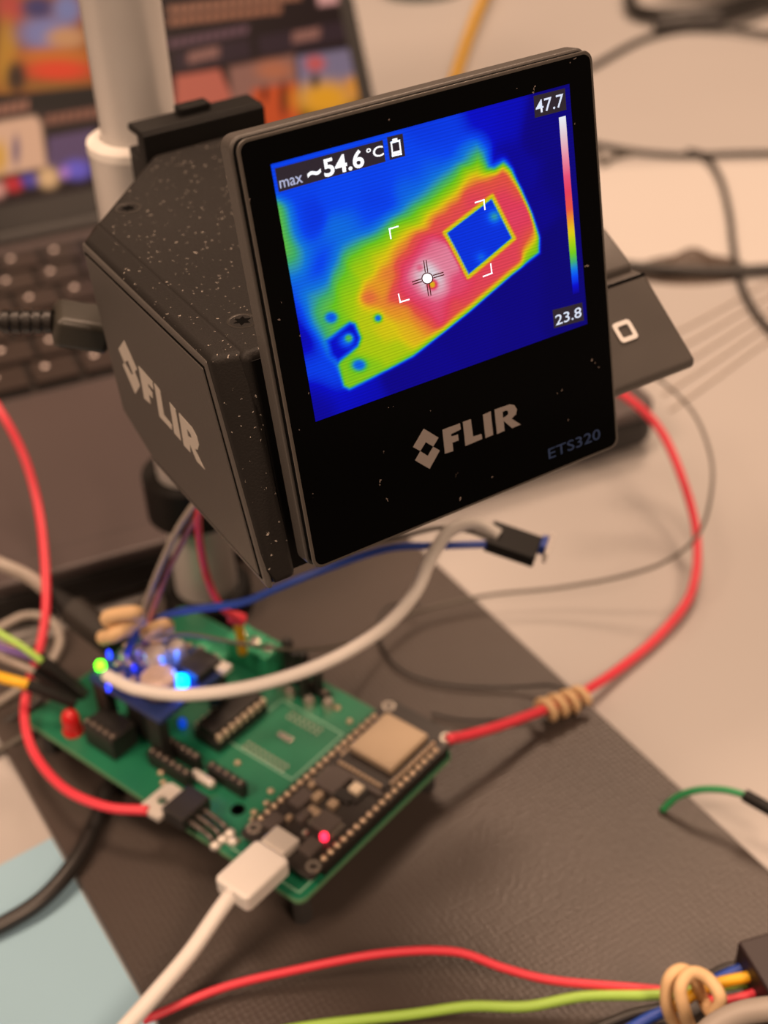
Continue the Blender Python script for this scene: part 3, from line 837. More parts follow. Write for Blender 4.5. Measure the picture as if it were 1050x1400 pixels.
# green screw terminals
for k in range(3):
    t_ = MB().box(B(56.5, 62+5.4*k, Z0+4.2), (8*mm, 5.2*mm, 8.4*mm)).build('screw_terminal', term_m, pcb, bevel=0.0006)
    MB().lathe([(1.7*mm, (Z0+8.3)*mm), (1.7*mm, (Z0+8.7)*mm), (1.2*mm, (Z0+8.8)*mm)], 14, Matrix.Translation(B(56.5, 62+5.4*k, 0))).build('terminal_screw', pad_m, t_, smooth=True)
for k in range(2):
    t_ = MB().box(B(44, 72+5.4*k, Z0+4.2), (8*mm, 5.2*mm, 8.4*mm)).build('screw_terminal', term_m, pcb, bevel=0.0006)
    MB().lathe([(1.7*mm, (Z0+8.3)*mm), (1.7*mm, (Z0+8.7)*mm), (1.2*mm, (Z0+8.8)*mm)], 14, Matrix.Translation(B(44, 72+5.4*k, 0))).build('terminal_screw', pad_m, t_, smooth=True)
# pin block with black jumpers near the far edge
header(57, 40, 57, 56, 2.6, 6)
for u, w, hh in ((57, 54.6, 15), (57, 51.8, 12), (57, 49, 13.5), (54, 46.5, 10), (57, 44, 9)):
    MB().box(B(u, w, Z0+hh/2), (2.5*mm, 2.5*mm, hh*mm)).build('jumper', socket_m, pcb, bevel=0.0003)
for u, w in ((53, 55), (52, 43), (54.5, 38), (51.5, 50)):
    MB().lathe([(1.6*mm, Z0*mm), (1.7*mm, (Z0+2.5)*mm), (1.0*mm, (Z0+3.4)*mm)], 14, Matrix.Translation(B(u, w, 0))).build('capacitor', pad_m, pcb, smooth=True)

# ------------------------------------------------------------------ raised blue power module
MZ = 31.0                       # its top above the base plate
blue_m = mat('solder_mask_blue', (0.02, 0.04, 0.16), 0.35, vary=0.2, vscale=120)
mod = MB().prism([(x*mm, y*mm) for x, y in rounded(11, 57, 37, 85, 1.0)], (MZ-1.6)*mm, MZ*mm).build('blue_module', blue_m, pcb, bevel=0.0002)
for u, w in ((13, 82), (13, 61), (34, 82), (34, 60)):
    MB().box(B(u, w, (Z0+MZ-1.6)/2), (3.2*mm, 5*mm, (MZ-1.6-Z0)*mm)).build('module_post', socket_m, mod, bevel=0.0002)
MB().box(B(16, 72, (Z0+MZ)/2-2), (3*mm, 8*mm, (MZ-1.6-Z0-3)*mm)).build('module_capacitor', socket_m, mod, bevel=0.001)
copper_m = mat('inductor_wire', (0.55, 0.42, 0.36), 0.4, 0.2, vary=0.25, vscale=300)
can_m = mat('capacitor_can', (0.72, 0.66, 0.6), 0.3, 0.6, vary=0.05)
def uvw(px, py, zabs):
    q = BM_.inverted() @ P(px, py, zabs)
    return q.x/mm, q.y/mm
u, w = uvw(216, 925, 39)
MB().lathe([(4.6*mm, MZ*mm), (4.8*mm, (MZ+1)*mm), (4.8*mm, (MZ+5)*mm), (3.6*mm, (MZ+5.8)*mm), (0.8*mm, (MZ+5.6)*mm)], 24, Matrix.Translation(B(u, w, 0))).build('inductor', copper_m, mod, smooth=True)
for px, py, r, hh in ((212, 888, 3.2, 7), (240, 880, 2.6, 6), (190, 885, 1.7, 4), (170, 892, 1.5, 3)):
    u, w = uvw(px, py, 34+hh)
    MB().lathe([(r*mm, MZ*mm), (r*mm, (MZ+hh-0.6)*mm), ((r-0.5)*mm, (MZ+hh)*mm), (0.3*mm, (MZ+hh)*mm)], 20, Matrix.Translation(B(u, w, 0))).build('capacitor', can_m, mod, smooth=True)
u, w = uvw(272, 905, 37)
MB().box(B(u, w, MZ+1.6), (9*mm, 8*mm, 3.2*mm)).build('regulator', chip_m, mod, bevel=0.0004)
u, w = uvw(297, 905, 36)
MB().box(B(u, w, MZ+0.9), (3.5*mm, 8*mm, 1.8*mm)).build('regulator_tab', tab_m, mod, bevel=0.0003)
spots = []
for px, py in ((160, 905), (165, 920), (178, 905), (182, 925), (196, 905), (200, 895), (172, 880), (180, 938), (205, 905), (232, 895), (258, 880), (248, 925), (222, 900), (162, 932)):
    u, w = uvw(px, py, 35); spots.append(B(u, w, MZ))
copies('solder_joint', beadme, None, spots, mod)
def led(px, py, col, e, z, par, r=1.5, w_light=0.0):
    lm = mat('led_glow', col, 0.4, emit=e)
    u, w = uvw(px, py, z+3)
    MB().lathe([(r*0.8*mm, (MZ if z > MZ else Z0)*mm), (r*0.8*mm, (z-1.5)*mm), (r*mm, (z-1.5)*mm), (r*mm, z*mm), (r*0.6*mm, (z+0.8)*mm), (0.2*mm, (z+1.0)*mm)], 16, Matrix.Translation(B(u, w, 0))).build('led', lm, par, smooth=True)
    if w_light:
        l = bpy.data.lights.new('led_light', 'POINT'); l.energy = w_light; l.color = col; l.shadow_soft_size = 0.0015
        o = bpy.data.objects.new('led_light', l); COL.objects.link(o); o.parent = par
        o.location = B(u, w, z+3.5)
led(137, 908, (0.12, 1.0, 0.01), 6, MZ+1.2, mod, 1.4)
led(246, 929, (0.0, 0.16, 1.0), 14, MZ+1.8, mod, 2.3, 0.0022)
led(149, 893, (0.02, 0.05, 1.0), 3, MZ+1.0, mod, 0.65)
led(148, 938, (0.02, 0.05, 1.0), 3, MZ+1.0, mod, 0.65)
led(183, 912, (0.02, 0.04, 1.0), 1.2, MZ+1.0, mod, 0.7, 0.0004)
u, w = uvw(249, 986, 20)
led(249, 986, (0.0, 0.07, 0.8), 0.5, Z0+2, pcb, 1.1)

# ------------------------------------------------------------------ microcontroller board
EM = Matrix((UU, WW, HZ)).transposed().to_4x4()
EM.translation = Vector((-11.3*mm, 249.35*mm, 3*mm+Z0*mm))
esp = thing('microcontroller_board', 'black microcontroller board with a tan metal can and lit red dot', 'circuit board', M=EM)
epcb = mat('solder_mask_black', (0.024, 0.02, 0.018), 0.4, vary=0.25, vscale=150)
canm = mat('shield_can', (0.46, 0.36, 0.25), 0.5, 0.25, vary=0.06, vscale=80)
greyc = mat('grey_component', (0.085, 0.07, 0.064), 0.45, vary=0.15, vscale=200)
cream_m = mat('cream_button', (0.72, 0.62, 0.47), 0.4, vary=0.04)
EZ = 4.5                        # board top over the carrier
MB().prism([(x*mm, y*mm) for x, y in rounded(-30.2, -11.8, 30, 12.2, 1.2)], (EZ-1.4)*mm, EZ*mm).build('board', epcb, esp, bevel=0.0002)
for w in (-10.4, 10.8):
    MB().box((0, w*mm, (EZ-1.4)/2*mm), (50*mm, 2.4*mm, (EZ-1.4)*mm)).build('header_bar', socket_m, esp, bevel=0.0002)
copies('solder_pin', beadme, None, [Vector((( -23.6+2.5*k)*mm, w*mm, EZ*mm)) for k in range(19) for w in (-10.4, 10.8)], esp)
ringv, ringf = [], []
rme = MB().lathe([(1.0*mm, 0.0), (1.0*mm, 0.35*mm), (1.9*mm, 0.35*mm), (2.0*mm, 0.0), (1.0*mm, 0.0)], 20, cap=False).data('corner_ring'); rme.materials.append(pad_m)
copies('corner_ring', rme, None, [Vector((x*mm, y*mm, EZ*mm)) for x, y in ((-27, -9.9), (-27, 10.1), (27, -9.9), (27, 10.1))], esp)
wm = MB().box((13.5*mm, -0.2*mm, (EZ+0.4)*mm), (22*mm, 16.5*mm, 0.8*mm)).build('radio_module', epcb, esp, bevel=0.0001)
can = MB().box((14.9*mm, 0.1*mm, (EZ+2.0)*mm), (15.8*mm, 14.2*mm, 2.4*mm)).build('shield_can', canm, esp, bevel=0.0005)
MB().box((14.9*mm, 0.1*mm, (EZ+3.25)*mm), (14.2*mm, 12.6*mm, 0.16*mm)).build('can_lid', canm, can, bevel=0.00005)
castme = MB().lathe([(0.55*mm, 0), (0.55*mm, 0.7*mm), (0.25*mm, 1.0*mm)], 8).data('module_joint'); castme.materials.append(gold_m)
copies('module_joint', castme, None, [Vector(((5.2+1.35*k)*mm, w*mm, (EZ+0.3)*mm)) for k in range(14) for w in (-8.6, 8.3)]+[Vector((2.6*mm, (-6.6+1.35*k)*mm, (EZ+0.3)*mm)) for k in range(11)], esp)
chips = [('flash_chip', -3.5, 4.2, 7.5, 7, 1.6, greyc), ('flash_chip', -5.5, 0.2, 3.2, 8.5, 1.2, chip_m), ('resistor_bank', 0.6, -1, 1.6, 16, 1.2, greyc), ('tactile_button', -2.4, -3.0, 3.0, 3.0, 2.2, cream_m),
         ('button_frame', -2.4, -3.0, 6.5, 5.2, 1.0, chip_m), ('usb_bridge_chip', -15.0, -3.6, 6, 6, 1.2, greyc), ('regulator', -13, 6.5, 6, 4, 1.6, greyc), ('capacitor', -10, 3.5, 3, 2, 1.8, gold_m),
         ('capacitor', -17, 2.2, 4, 2.4, 1.6, greyc), ('capacitor', -9.5, -1.2, 2.4, 2.4, 1.6, gold_m), ('boot_button', -23.5, -6, 5, 4, 1.8, greyc), ('reset_button', -23.0, 7.0, 5, 4, 1.8, greyc), ('crystal', -14, 1.2, 2, 3.5, 1.2, gold_m),
         ('capacitor', -19.5, 5, 2, 1.4, 1, gold_m), ('capacitor', -20.5, -1.5, 1.5, 1.2, 1, pad_m), ('capacitor', -7.5, 7.5, 2.4, 1.6, 1.4, gold_m)]
for n, u, w, a, b, t, m_ in chips:
    MB().box((u*mm, w*mm, (EZ+t/2)*mm), (a*mm, b*mm, t*mm)).build(n, m_, esp, bevel=0.0002)
legm = MB().box((0, 0, 0.3*mm), (0.5*mm, 1.3*mm, 0.5*mm)).data('chip_leg'); legm.materials.append(pad_m)
copies('chip_leg', legm, None, [Vector(((-17.2+1.4*k)*mm, w*mm, EZ*mm)) for k in range(4) for w in (-7.1, -0.2)]+[Vector(((-6.4+1.4*k)*mm, w*mm, EZ*mm)) for k in range(5) for w in (8.2,)], esp)
MB().box((-27.2*mm, 0.6*mm, (EZ+1.4)*mm), (6*mm, 7.6*mm, 2.8*mm)).build('usb_socket', tab_m, esp, bevel=0.0004)
rl = mat('red_dot_glow', (1.0, 0.02, 0.06), 0.4, emit=3.5)
MB().lathe([(1.0*mm, EZ*mm), (1.0*mm, (EZ+1.4)*mm), (0.3*mm, (EZ+1.8)*mm)], 14, Matrix.Translation((-18.8*mm, -6.3*mm, 0))).build('power_led', rl, esp, smooth=True)

# ------------------------------------------------------------------ wires and cables
def wm_(name, col, rough=0.42): return mat(name, col, rough, vary=0.04)
red_w = wm_('red_insulation', (0.78, 0.05, 0.08)); white_w = wm_('white_insulation', (0.80, 0.77, 0.73)); blue_w = wm_('blue_insulation', (0.02, 0.07, 0.42))
grey_w = wm_('grey_insulation', (0.36, 0.32, 0.28)); dgrey_w = wm_('dark_grey_insulation', (0.10, 0.09, 0.075)); black_w = wm_('black_insulation', (0.02, 0.018, 0.017), 0.35)
mauve_w = wm_('mauve_insulation', (0.42, 0.16, 0.2)); lime_w = wm_('lime_insulation', (0.36, 0.62, 0.10)); grn_w = wm_('green_insulation', (0.03, 0.32, 0.11))
yel_w = wm_('yellow_insulation', (0.85, 0.47, 0.01)); purple_w = wm_('purple_insulation', (0.16, 0.09, 0.36)); tan_w = wm_('tan_string', (0.76, 0.52, 0.28), 0.6)
orange_w = wm_('yellow_fibre_jacket', (0.62, 0.34, 0.01), 0.5)
def path3(pts): return [P(*p) for p in pts]
def wire(name, label, cat, pts, r, m, group=None, seg=10):
    q = path3(pts)
    return tag(MB().tube(q, r*mm, seg).build(name, m, smooth='all', loc=q[0]), label, cat, group)
def bar(p0, p1, w, t, m, name, parent, bevel=0.0003):
    M_ = frame_between(p0, p1)
    L_ = (p1-p0).length
    return MB().box((L_/2, 0, 0), (L_, w*mm, t*mm), M_).build(name, m, parent, bevel=bevel)

wire('power_wire', 'thick red wire arching down past the laptop corner to the black board', 'wire',
     [(815, 520, 48), (862, 547, 42), (905, 592, 32), (938, 670, 20), (953, 740, 10), (945, 810, 5), (905, 865, 3), (850, 912, 3), (795, 948, 6), (765, 962, 8), (690, 990, 14), (640, 1005, 18), (614, 1010, 21.2)], 1.45, red_w)
wire('sensor_wire', 'thin dark grey wire looping high in the air beside the display', 'wire',
     [(870, 505, 40), (905, 522, 40), (945, 560, 38), (968, 610, 35), (974, 660, 32), (958, 725, 26), (915, 765, 20), (850, 788, 14), (760, 804, 9), (660, 815, 8), (560, 840, 9), (480, 878, 20), (400, 888, 34), (330, 880, 42), (260, 868, 44), (205, 870, 44)], 0.55, dgrey_w)
wire('signal_wire', 'thin black wire looping over the base plate into the string tie', 'wire',
     [(575, 826, 8), (535, 828, 7), (518, 850, 5), (524, 888, 4.5), (556, 920, 4.5), (620, 937, 4.5), (700, 939, 5), (755, 937, 7), (778, 950, 7), (765, 966, 6), (720, 980, 5), (640, 985, 4.5), (590, 975, 4.5)], 0.45, black_w)
# white, blue and dark leads meeting in one black plug
hp0, hp1 = P(668, 732, 73), P(735, 755, 70)
jl = thing('jumper_plug', 'black jumper plug with a white end hanging in the air below the display', 'connector', hp0)
MBp = Matrix.Translation(-hp0)
bar(hp0-hp0, hp1-hp0, 9.5, 3.2, black_m, 'plug_housing', jl)
M_ = frame_between(Vector((0, 0, 0)), hp1-hp0)
L_ = (hp1-hp0).length
MB().box((L_+1.2*mm, 3*mm, 0.4*mm), (2.6*mm, 5*mm, 3*mm), M_).build('plug_end', blue_w, jl, bevel=0.0004)
MB().box((L_+2.2*mm, 2*mm, 0.8*mm), (1.2*mm, 9*mm, 3.4*mm), M_).build('plug_cap', mat('clear_plug_cap', (0.8, 0.75, 0.72), 0.3, vary=0.03), jl, bevel=0.0004)
wire('white_lead', 'thick white lead arching from the hanging plug across the green board', 'wire',
     [(682, 732, 74), (650, 716, 76), (615, 726, 77), (588, 765, 74), (566, 812, 69), (520, 862, 62), (440, 908, 53), (345, 938, 45), (255, 950, 40), (190, 943, 39.5), (160, 931, 39), (145, 923, 39)], 1.75, white_w)
wire('blue_lead', 'blue lead running from the hanging plug under the camera to the blue module', 'wire',
     [(668, 744, 73), (610, 746, 74), (530, 750, 74), (440, 780, 70), (375, 806, 64), (330, 824, 58), (260, 834, 50), (215, 846, 45), (185, 868, 42), (172, 895, 38)], 1.0, blue_w)
wire('dark_lead', 'short dark lead curling from the hanging plug behind the white lead', 'wire',
     [(670, 737, 74), (640, 726, 75), (600, 722, 76), (545, 735, 76), (500, 745, 78)], 0.6, dgrey_w)
wire('grey_lead', 'grey lead rising from the blue module to the camera underside', 'wire',
     [(186, 872, 37), (195, 838, 46), (215, 785, 60), (240, 730, 74), (266, 690, 86), (300, 650, 98), (330, 640, 104)], 0.95, grey_w)
wire('mauve_lead', 'dull pink lead rising from the blue module to the camera underside', 'wire',
     [(196, 885, 37), (206, 845, 46), (226, 790, 58), (250, 740, 70), (274, 698, 84), (305, 660, 96), (335, 650, 102)], 0.75, mauve_w)
wire('red_lead', 'red lead hanging from the camera underside to the red crimp', 'wire',
     [(335, 655, 104), (300, 665, 98), (274, 695, 86), (272, 730, 74), (282, 785, 58), (300, 826, 48), (322, 846, 42)], 1.0, red_w)
yl = thing('yellow_lead', 'short yellow lead with a red crimp standing on the green terminals', 'wire', P(332, 892, 26))
q0 = P(332, 892, 26)
MB().tube([p-q0 for p in path3([(332, 892, 26), (330, 875, 32), (325, 850, 40)])], 1.4*mm, 10).build('insulation', yel_w, yl, smooth='all')
a_, b_ = P(314, 843, 42)-q0, P(334, 848, 40)-q0
MB().tube([a_, (a_+b_)/2, b_], lambda t: (2.0-0.5*abs(t-0.5))*mm, 12).build('crimp', red_w, yl, smooth='all')
wire('supply_wire', 'long red wire dropping past the laptop front to the power transistor', 'wire',
     [(-40, 510, 72), (0, 562, 66), (32, 622, 56), (52, 690, 46), (61, 760, 40), (63, 830, 34), (56, 880, 28), (38, 940, 22), (34, 985, 19), (48, 1032, 17), (88, 1078, 17), (145, 1103, 18), (202, 1108, 19.5)], 1.35, red_w)
# mains adapter lead with its black plug
q = path3([(-60, 745, 42), (0, 771, 40), (38, 788, 37), (70, 812, 33)])
ad = thing('power_lead', 'grey power lead with a long black plug lying against the blue module', 'cable', q[0])
MB().tube([p-q[0] for p in q], 2.0*mm, 12).build('cord', grey_w, ad, smooth='all')
a_, b_ = P(68, 810, 33)-q[0], P(158, 880, 26)-q[0]
c_ = a_+(b_-a_)*0.35
MB().tube([a_, c_], lambda t: (2.4+1.2*t)*mm, 14).build('strain_relief', black_m, ad, smooth=True)
MB().tube([c_, b_], 4.6*mm, 16).build('plug', mat('dark_plug_rubber', (0.028, 0.024, 0.021), 0.55, vary=0.1, spec=0.3), ad, smooth=True)
# black cable over the blue sheet
wire('black_cable', 'thick black cable coming from under the green board over the blue sheet', 'cable',
     [(185, 1035, 6), (150, 1075, 6), (133, 1120, 6), (105, 1175, 5.6), (60, 1228, 4), (0, 1266, 3), (-80, 1300, 3)], 2.3, black_w, seg=14)
# white usb cable
q = path3([(323, 1214, 22.5), (300, 1245, 19), (262, 1300, 15), (220, 1350, 13), (165, 1412, 11), (120, 1460, 10)])
ub = thing('usb_cable', 'white usb cable with a boxy white plug pushed into the black board', 'cable', q[0])
MB().tube([p-q[0] for p in q], 2.0*mm, 14).build('cord', white_w, ub, smooth='all')
MU = Matrix.Translation(-q[0]) @ EM
MB().prism([(x*mm, y*mm) for x, y in rounded(-46.5, -6.6, -31.2, 4.4, 1.6)], 3.4*mm, 9.2*mm, MU).build('plug', white_w, ub, bevel=0.0012, seg=3)
MB().box((-30.5*mm, 0.4*mm, 6.0*mm), (2.2*mm, 6.6*mm, 2.0*mm), MU).build('plug_tip', tab_m, ub, bevel=0.0002)
MB().tube([MU @ Vector((-45.5*mm, -1.2*mm, 6.3*mm)), Vector((0, 0, 0))], 2.5*mm, 14).build('cord_sleeve', white_w, ub, smooth=True)

# string tie round the red wire
def helix(p0, p1, r, turns, n=60):
    M_ = frame_between(p0, p1); L_ = (p1-p0).length
    return [M_ @ Vector((L_*t/n, r*math.cos(2*math.pi*turns*t/n), r*math.sin(2*math.pi*turns*t/n))) for t in range(n+1)]
p0, p1 = P(742, 972, 9), P(796, 953, 7)
tag(MB().tube(helix(p0, p1, 2.6*mm, 3.5), 1.35*mm, 8, 2).build('string_tie', tan_w, smooth='all', loc=p0), 'tan string tie wound in a small knot round the red power wire', 'string tie')
# tan string on the blue module
q = path3([(140, 872, 44), (160, 866, 48), (188, 846, 50), (184, 838, 54), (152, 842, 52), (148, 848, 50), (165, 854, 48), (182, 860, 46)])
tag(MB().tube(q, 2.0*mm, 10).build('string_tie', tan_w, smooth='all', loc=q[0]), 'tan string tie bunched on top of the blue module', 'string tie')
q = path3([(198, 868, 43), (212, 860, 45), (228, 856, 44), (220, 868, 42), (204, 872, 42)])
tag(MB().tube(q, 2.2*mm, 10).build('string_loop', tan_w, smooth='all', loc=q[0]), 'rounded tan string loop beside the capacitors of the blue module', 'string tie')

# wires along the front
wire('front_red_wire', 'red wire bowing across the base plate front into the tied bundle', 'wire',
     [(195, 1396, 6), (300, 1352, 7), (400, 1327, 9), (520, 1304, 13), (620, 1301, 15), (690, 1324, 13), (760, 1341, 11), (885, 1352, 10), (935, 1358, 10), (990, 1368, 12), (1040, 1355, 13)], 1.05, red_w)
wire('front_lime_wire', 'lime green wire running along the base plate front into the tied bundle', 'wire',
     [(330, 1420, 5), (430, 1402, 5), (560, 1387, 6), (640, 1376, 8), (720, 1376, 8), (800, 1362, 9), (900, 1360, 10), (960, 1352, 11), (1040, 1340, 12)], 1.25, lime_w)
wire('front_blue_wire', 'blue wire passing through the tan tie at the front bundle', 'wire',
     [(840, 1420, 6), (885, 1393, 8), (925, 1375, 9), (970, 1345, 11), (1010, 1326, 13), (1045, 1316, 14)], 1.35, blue_w)
wire('front_black_wire', 'black wire crossing the tan tie at the front bundle', 'wire',
     [(800, 1412, 5), (860, 1388, 7), (920, 1372, 8.5), (965, 1338, 10), (1000, 1322, 11), (1045, 1322, 12)], 1.2, black_w)
wire('front_yellow_wire', 'yellow wire leaving the tan tie into the dark plug', 'wire',
     [(920, 1378, 11), (960, 1352, 13), (990, 1342, 14), (1040, 1332, 15)], 1.3, yel_w)
q = path3([(925, 1405, 6), (912, 1375, 13), (914, 1340, 19), (930, 1326, 20), (948, 1336, 18), (962, 1368, 11), (975, 1385, 15), (985, 1365, 19), (968, 1338, 20), (945, 1330, 21), (930, 1352, 20), (938, 1390, 14), (945, 1408, 6)])
tag(MB().tube(q, 1.5*mm, 10).build('rubber_band', tan_w, smooth='all', loc=q[0]), 'tan rubber band knotted round the bundle of wires at the front', 'rubber band')
p0 = P(1026, 1345, 14); p1 = P(1075, 1330, 14)
pl = thing('wire_plug', 'dark red-black plug at the end of the tied front bundle', 'connector', p0)
bar(Vector((0, 0, 0)), p1-p0, 15, 12, mat('maroon_black_plastic', (0.018, 0.008, 0.009), 0.5, vary=0.1), 'plug_housing', pl, bevel=0.0008)
bar(Vector((0, 0, -1*mm))+(p1-p0)*0.05, (p1-p0)*0.5+Vector((0, 0, -1*mm)), 15.6, 6, black_m, 'plug_latch', pl, bevel=0.0004)
wire('front_grey_cable', 'thick grey cable at the front corner below the dark plug', 'cable',
     [(960, 1418, 24), (985, 1398, 26), (1020, 1384, 28), (1070, 1378, 30), (1110, 1378, 30)], 2.6, grey_w, seg=14)
gj = P(905, 1108, 3.6)
gw = thing('green_jumper', 'green jumper wire bowing over the base plate edge with a black sleeve', 'wire', gj)
MB().tube([p-gj for p in path3([(905, 1108, 3.6), (925, 1090, 8), (955, 1080, 12), (990, 1080, 14), (1022, 1088, 15)])], 0.95*mm, 10).build('insulation', grn_w, gw, smooth='all')
MB().tube([P(1018, 1087, 15)-gj, P(1085, 1125, 14)-gj], 1.7*mm, 12).build('sleeve', black_m, gw, smooth=True)

# leads reaching the header from the side
def lead(name, label, pts, r, m, house, hw):
    q = path3(pts)
    t_ = thing(name, label, 'wire', q[0], group='jumper leads reaching the header beside the red lamp')
    MB().tube([p-q[0] for p in q], r*mm, 10).build('insulation', m, t_, smooth='all')
    bar(q[-1]-q[0], P(*house)-q[0], hw, 2.6, black_m, 'housing', t_)
lead('lime_jumper', 'lime jumper lead reaching over the far corner of the green board', [(-40, 838, 40), (0, 866, 38), (30, 884, 36), (58, 905, 33)], 1.0, lime_w, (112, 945, 26), 2.6)
lead('purple_jumper', 'purple jumper lead reaching over the far corner of the green board', [(-40, 870, 34), (0, 885, 34), (40, 897, 33), (66, 908, 32)], 1.1, purple_w, (118, 952, 25), 2.6)
lead('yellow_jumper', 'orange yellow jumper lead reaching over the far corner of the green board', [(-40, 915, 30), (0, 926, 30), (22, 932, 30), (38, 936, 29)], 1.5, yel_w, (104, 962, 24), 2.6)
lead('grey_jumper', 'grey jumper lead reaching over the far corner of the green board', [(-40, 880, 30), (0, 898, 30), (25, 908, 30), (48, 918, 29)], 1.1, grey_w, (108, 955, 23), 2.6)
lead('tan_jumper', 'peach coloured jumper lead reaching over the far corner of the green board', [(-40, 872, 28), (0, 884, 30), (30, 890, 32), (52, 898, 33)], 1.0, wm_('peach_insulation', (0.7, 0.38, 0.26)), (114, 948, 25), 2.6)
wire('grey_loop_cable', 'grey cable loop lying between the laptop and the jumper leads', 'cable',
     [(-40, 880, 5), (0, 858, 8), (35, 842, 9), (68, 848, 8), (82, 875, 6), (70, 905, 5), (45, 930, 4), (0, 960, 4), (-40, 975, 4)], 1.5, grey_w)
wire('flat_cable', 'dark thin cable lying on the table beside the base plate edge', 'cable',
     [(-50, 1010, 2), (0, 990, 2), (30, 975, 4), (60, 955, 5)], 1.0, black_w)
wire('brown_cable', 'brown cable lying on the table next to the white patch', 'cable',
     [(-50, 1045, 2), (0, 1025, 2), (32, 1008, 4), (70, 985, 5)], 1.2, dgrey_w)

# usb lead of the thermal camera
e0 = HM @ on_head(150, 452, 1, 80); e1 = HM @ on_head(72, 440, 1, 84); e2 = HM @ on_head(0, 440, 1, 90); e3 = HM @ on_head(-60, 445, 1, 95)
cl = thing('camera_usb_lead', 'black ribbed usb lead plugged into the back of the thermal camera', 'cable', e0)
bar(Vector((0, 0, 0)), e1-e0, 12, 7.5, mat('plug_rubber', (0.045, 0.042, 0.035), 0.4, vary=0.05), 'plug', cl, bevel=0.0018)
for k in range(5):
    a_ = (e1-e0)+(e2-e1)*(k*0.2); b_ = (e1-e0)+(e2-e1)*(k*0.2+0.13)
    MB().tube([a_, b_], 2.9*mm, 12).build('relief_rib', black_w, cl, smooth=True)
MB().tube([e1-e0, e2-e0, e3-e0], 2.0*mm, 12).build('cord', black_w, cl, smooth='all')

# ------------------------------------------------------------------ table right and back: cables and small things
def wt(name, label, pts, r, m, group=None):
    return wire(name, label, 'cable', pts, r, m, group)
wt('yellow_cable', 'yellow cable running up from behind the display', [(690, -60, 8), (662, -5, 8), (642, 45, 7), (622, 105, 6), (600, 170, 5)], 3.2, orange_w)
wt('black_cable', 'thin black cord lying straight across the table behind the camera', [(780, 190, 2), (830, 200, 2), (880, 208, 2), (940, 212, 2), (1000, 210, 2), (1090, 208, 2)], 1.5, black_w)
wt('black_cable', 'thin black cord branching off and curving round towards the ribbed strip', [(940, 206, 3), (965, 214, 3), (985, 245, 2), (997, 290, 2), (1003, 340, 2), (1012, 385, 2), (1035, 430, 2), (1080, 480, 2)], 1.5, black_w)
wt('black_cable', 'black cord leading into the dark heap of cables', [(770, 110, 2), (815, 88, 2), (850, 68, 2), (885, 52, 2), (930, 40, 3), (985, 38, 4), (1060, 48, 4)], 2.0, black_w)
wt('black_cable', 'thick black cord at the top of the dark heap of cables', [(862, -40, 4), (862, 5, 5), (880, 18, 6), (930, 20, 8), (990, 12, 9), (1070, -15, 8)], 4.5, black_w)
wt('black_cable', 'thick black cord under the pale dish beside the heap of cables', [(895, 36, 4), (940, 28, 6), (985, 24, 8), (1040, 5, 9), (1090, -20, 8)], 4.0, black_w)
wt('black_cable', 'short black cord end lying by the panel edge', [(790, 200, 3), (815, 208, 3), (826, 222, 2), (838, 214, 2), (870, 206, 2)], 1.4, dgrey_w)
wt('dark_cable', 'dark cable running from the laptop side along the table', [(842, 362, 6), (880, 366, 5), (930, 370, 4), (990, 371, 3), (1050, 368, 3), (1110, 364, 3)], 2.6, black_w)
lm_ = mat('brown_grey_rubber', (0.10, 0.075, 0.06), 0.5, vary=0.1)
c_ = P(945, 368, 0)
lp = MB()
pr = []
for i in range(9):
    t = i/8
    pr.append(((1-t)*27*mm, 10.5*mm*math.exp(-((1-t)*27/12.0)**2)))
lp.lathe([(27.2*mm, 0)]+pr[:-1]+[(1*mm, 10.5*mm)], 28, Matrix.Translation(c_) @ Matrix.Diagonal((1.0, 0.6, 1.0, 1)))
tag(lp.build('rubber_puck', lm_, smooth=True, loc=c_), 'brown-grey domed rubber puck lying on the dark cable', 'puck')
# flat ribbon lying on the table
rbn = thing('ribbon_cable', 'flat greyish ribbon cable with parallel strands on the table right of the camera', 'cable', P(900, 490, 0))
o_ = P(900, 490, 0)
clr = mat('ribbon_strand', (0.46, 0.41, 0.37), 0.35, vary=0.1)
for k in range(5):
    pts = [(880+k*9, 473+k*22, 0.7), (940+k*8, 446+k*19, 0.7), (1000+k*8, 414+k*16, 0.7), (1100+k*8, 358+k*13, 0.7)]
    MB().tube([p-o_ for p in path3(pts)], 0.6*mm, 8).build('strand', clr, rbn, smooth='all')
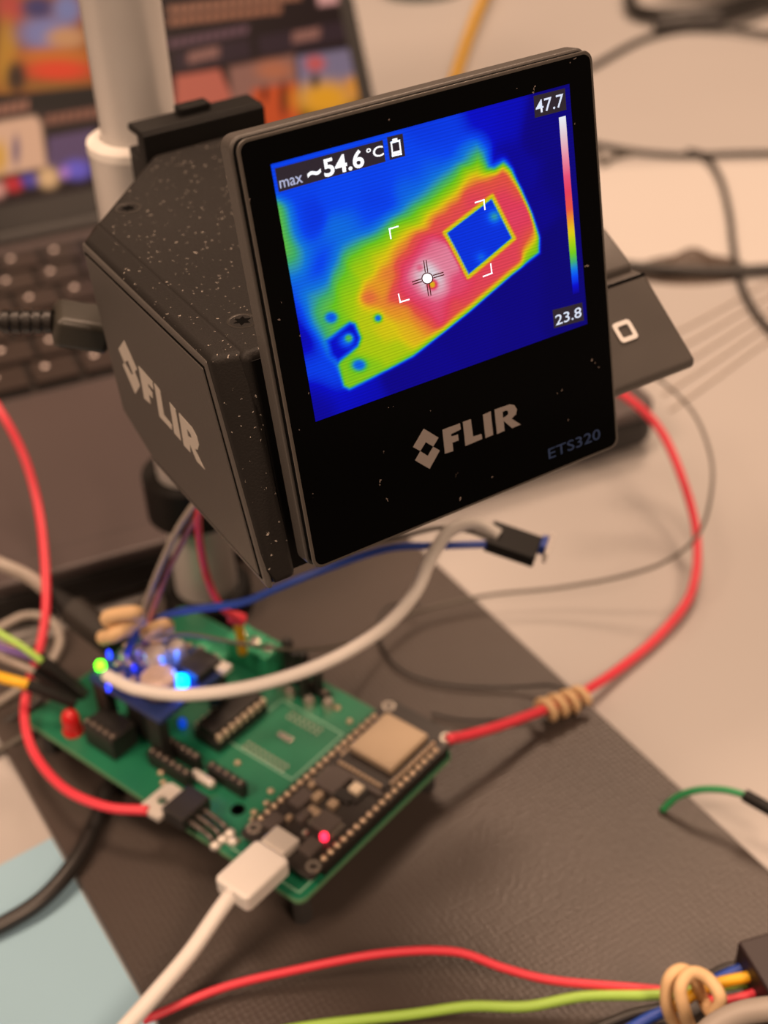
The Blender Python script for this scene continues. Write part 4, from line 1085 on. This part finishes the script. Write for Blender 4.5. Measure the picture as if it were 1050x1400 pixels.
# small things at the top
c_ = P(580, -14, 0)
dm = mat('teal_grey_plastic', (0.06, 0.09, 0.09), 0.5, vary=0.1)
ds = thing('tape_roll', 'dark teal roll of tape lying on the table by the laptop', 'tape roll', c_)
MB().lathe([(22*mm, 0), (30*mm, 0), (30*mm, 16*mm), (22*mm, 16*mm), (22*mm, 0)], 36, cap=False).build('tape', dm, ds, smooth=True)
MB().lathe([(19*mm, 0.5*mm), (22*mm, 0.5*mm), (22*mm, 15.5*mm), (19*mm, 15.5*mm), (19*mm, 0.5*mm)], 36, cap=False).build('core', greyc, ds, smooth=True)
c_ = P(980, -40, 14)
tag(MB().lathe([(10*mm, 0), (34*mm, 4*mm), (42*mm, 10*mm), (41*mm, 11*mm), (33*mm, 6*mm), (2*mm, 3*mm)], 36, Matrix.Translation(c_)).build('dish', table_m, smooth=True, loc=c_), 'pale shallow dish resting on the dark heap of cables', 'dish')

# ------------------------------------------------------------------ white and blue sheets beside the base plate
bs_m = mat('blue_paper', (0.31, 0.52, 0.66), 0.75, vary=0.03, vscale=20)
def edge_pt(bk):                # a place along the base plate's left edge
    return HM @ Vector(((BX0-0.4)*mm, bk*mm, 0))
cA = P(80, 1141, 0.3)
bkA = head_local(cA).y/mm
sheet = [edge_pt(bkA), P(0, 1184, 0), P(-150, 1262, 0), P(-150, 1700, 0), edge_pt(-149), ]
sheet = [Vector((p.x, p.y, 0)) for p in sheet]
sh = MB().prism([(p.x-cA.x, p.y-cA.y) for p in sheet], 0.0, 0.3*mm).build('paper_sheet', bs_m)
sh.location = (cA.x, cA.y, 0)
tag(sh, 'light blue paper sheet lying on the table along the base plate', 'paper')
ws_m = mat('white_paper', (0.93, 0.91, 0.88), 0.8, vary=0.02, vscale=20)
wp = [edge_pt(bkA-4), edge_pt(40), edge_pt(40)-HX*0.16, P(-150, 1262, 0)-Vector((0.002, 0.002, 0)), P(0, 1190, 0)]
wp = [Vector((p.x, p.y, 0)) for p in wp]
w_ = MB().prism([(p.x-cA.x, p.y-cA.y) for p in wp], 0.0, 0.12*mm).build('paper_sheet', ws_m)
w_.location = (cA.x, cA.y, 0)
tag(w_, 'plain white paper sheet on the table above the blue sheet', 'paper')
cream_p = mat('cream_paper', (0.56, 0.535, 0.51), 0.7, vary=0.03, vscale=12)
bk_ = [P(790, 236, 0), P(850, 228, 0), P(960, 224, 0), P(1100, 222, 0), P(1100, 362, 0), P(985, 364, 0), P(846, 361, 0)]
c0 = bk_[0]
w2 = MB().prism([(p.x-c0.x, p.y-c0.y) for p in bk_], 0.0, 0.15*mm).build('paper_sheet', cream_p)
w2.location = (c0.x, c0.y, 0)
tag(w2, 'cream paper sheet under the thin black cable beyond the rubber puck', 'paper')
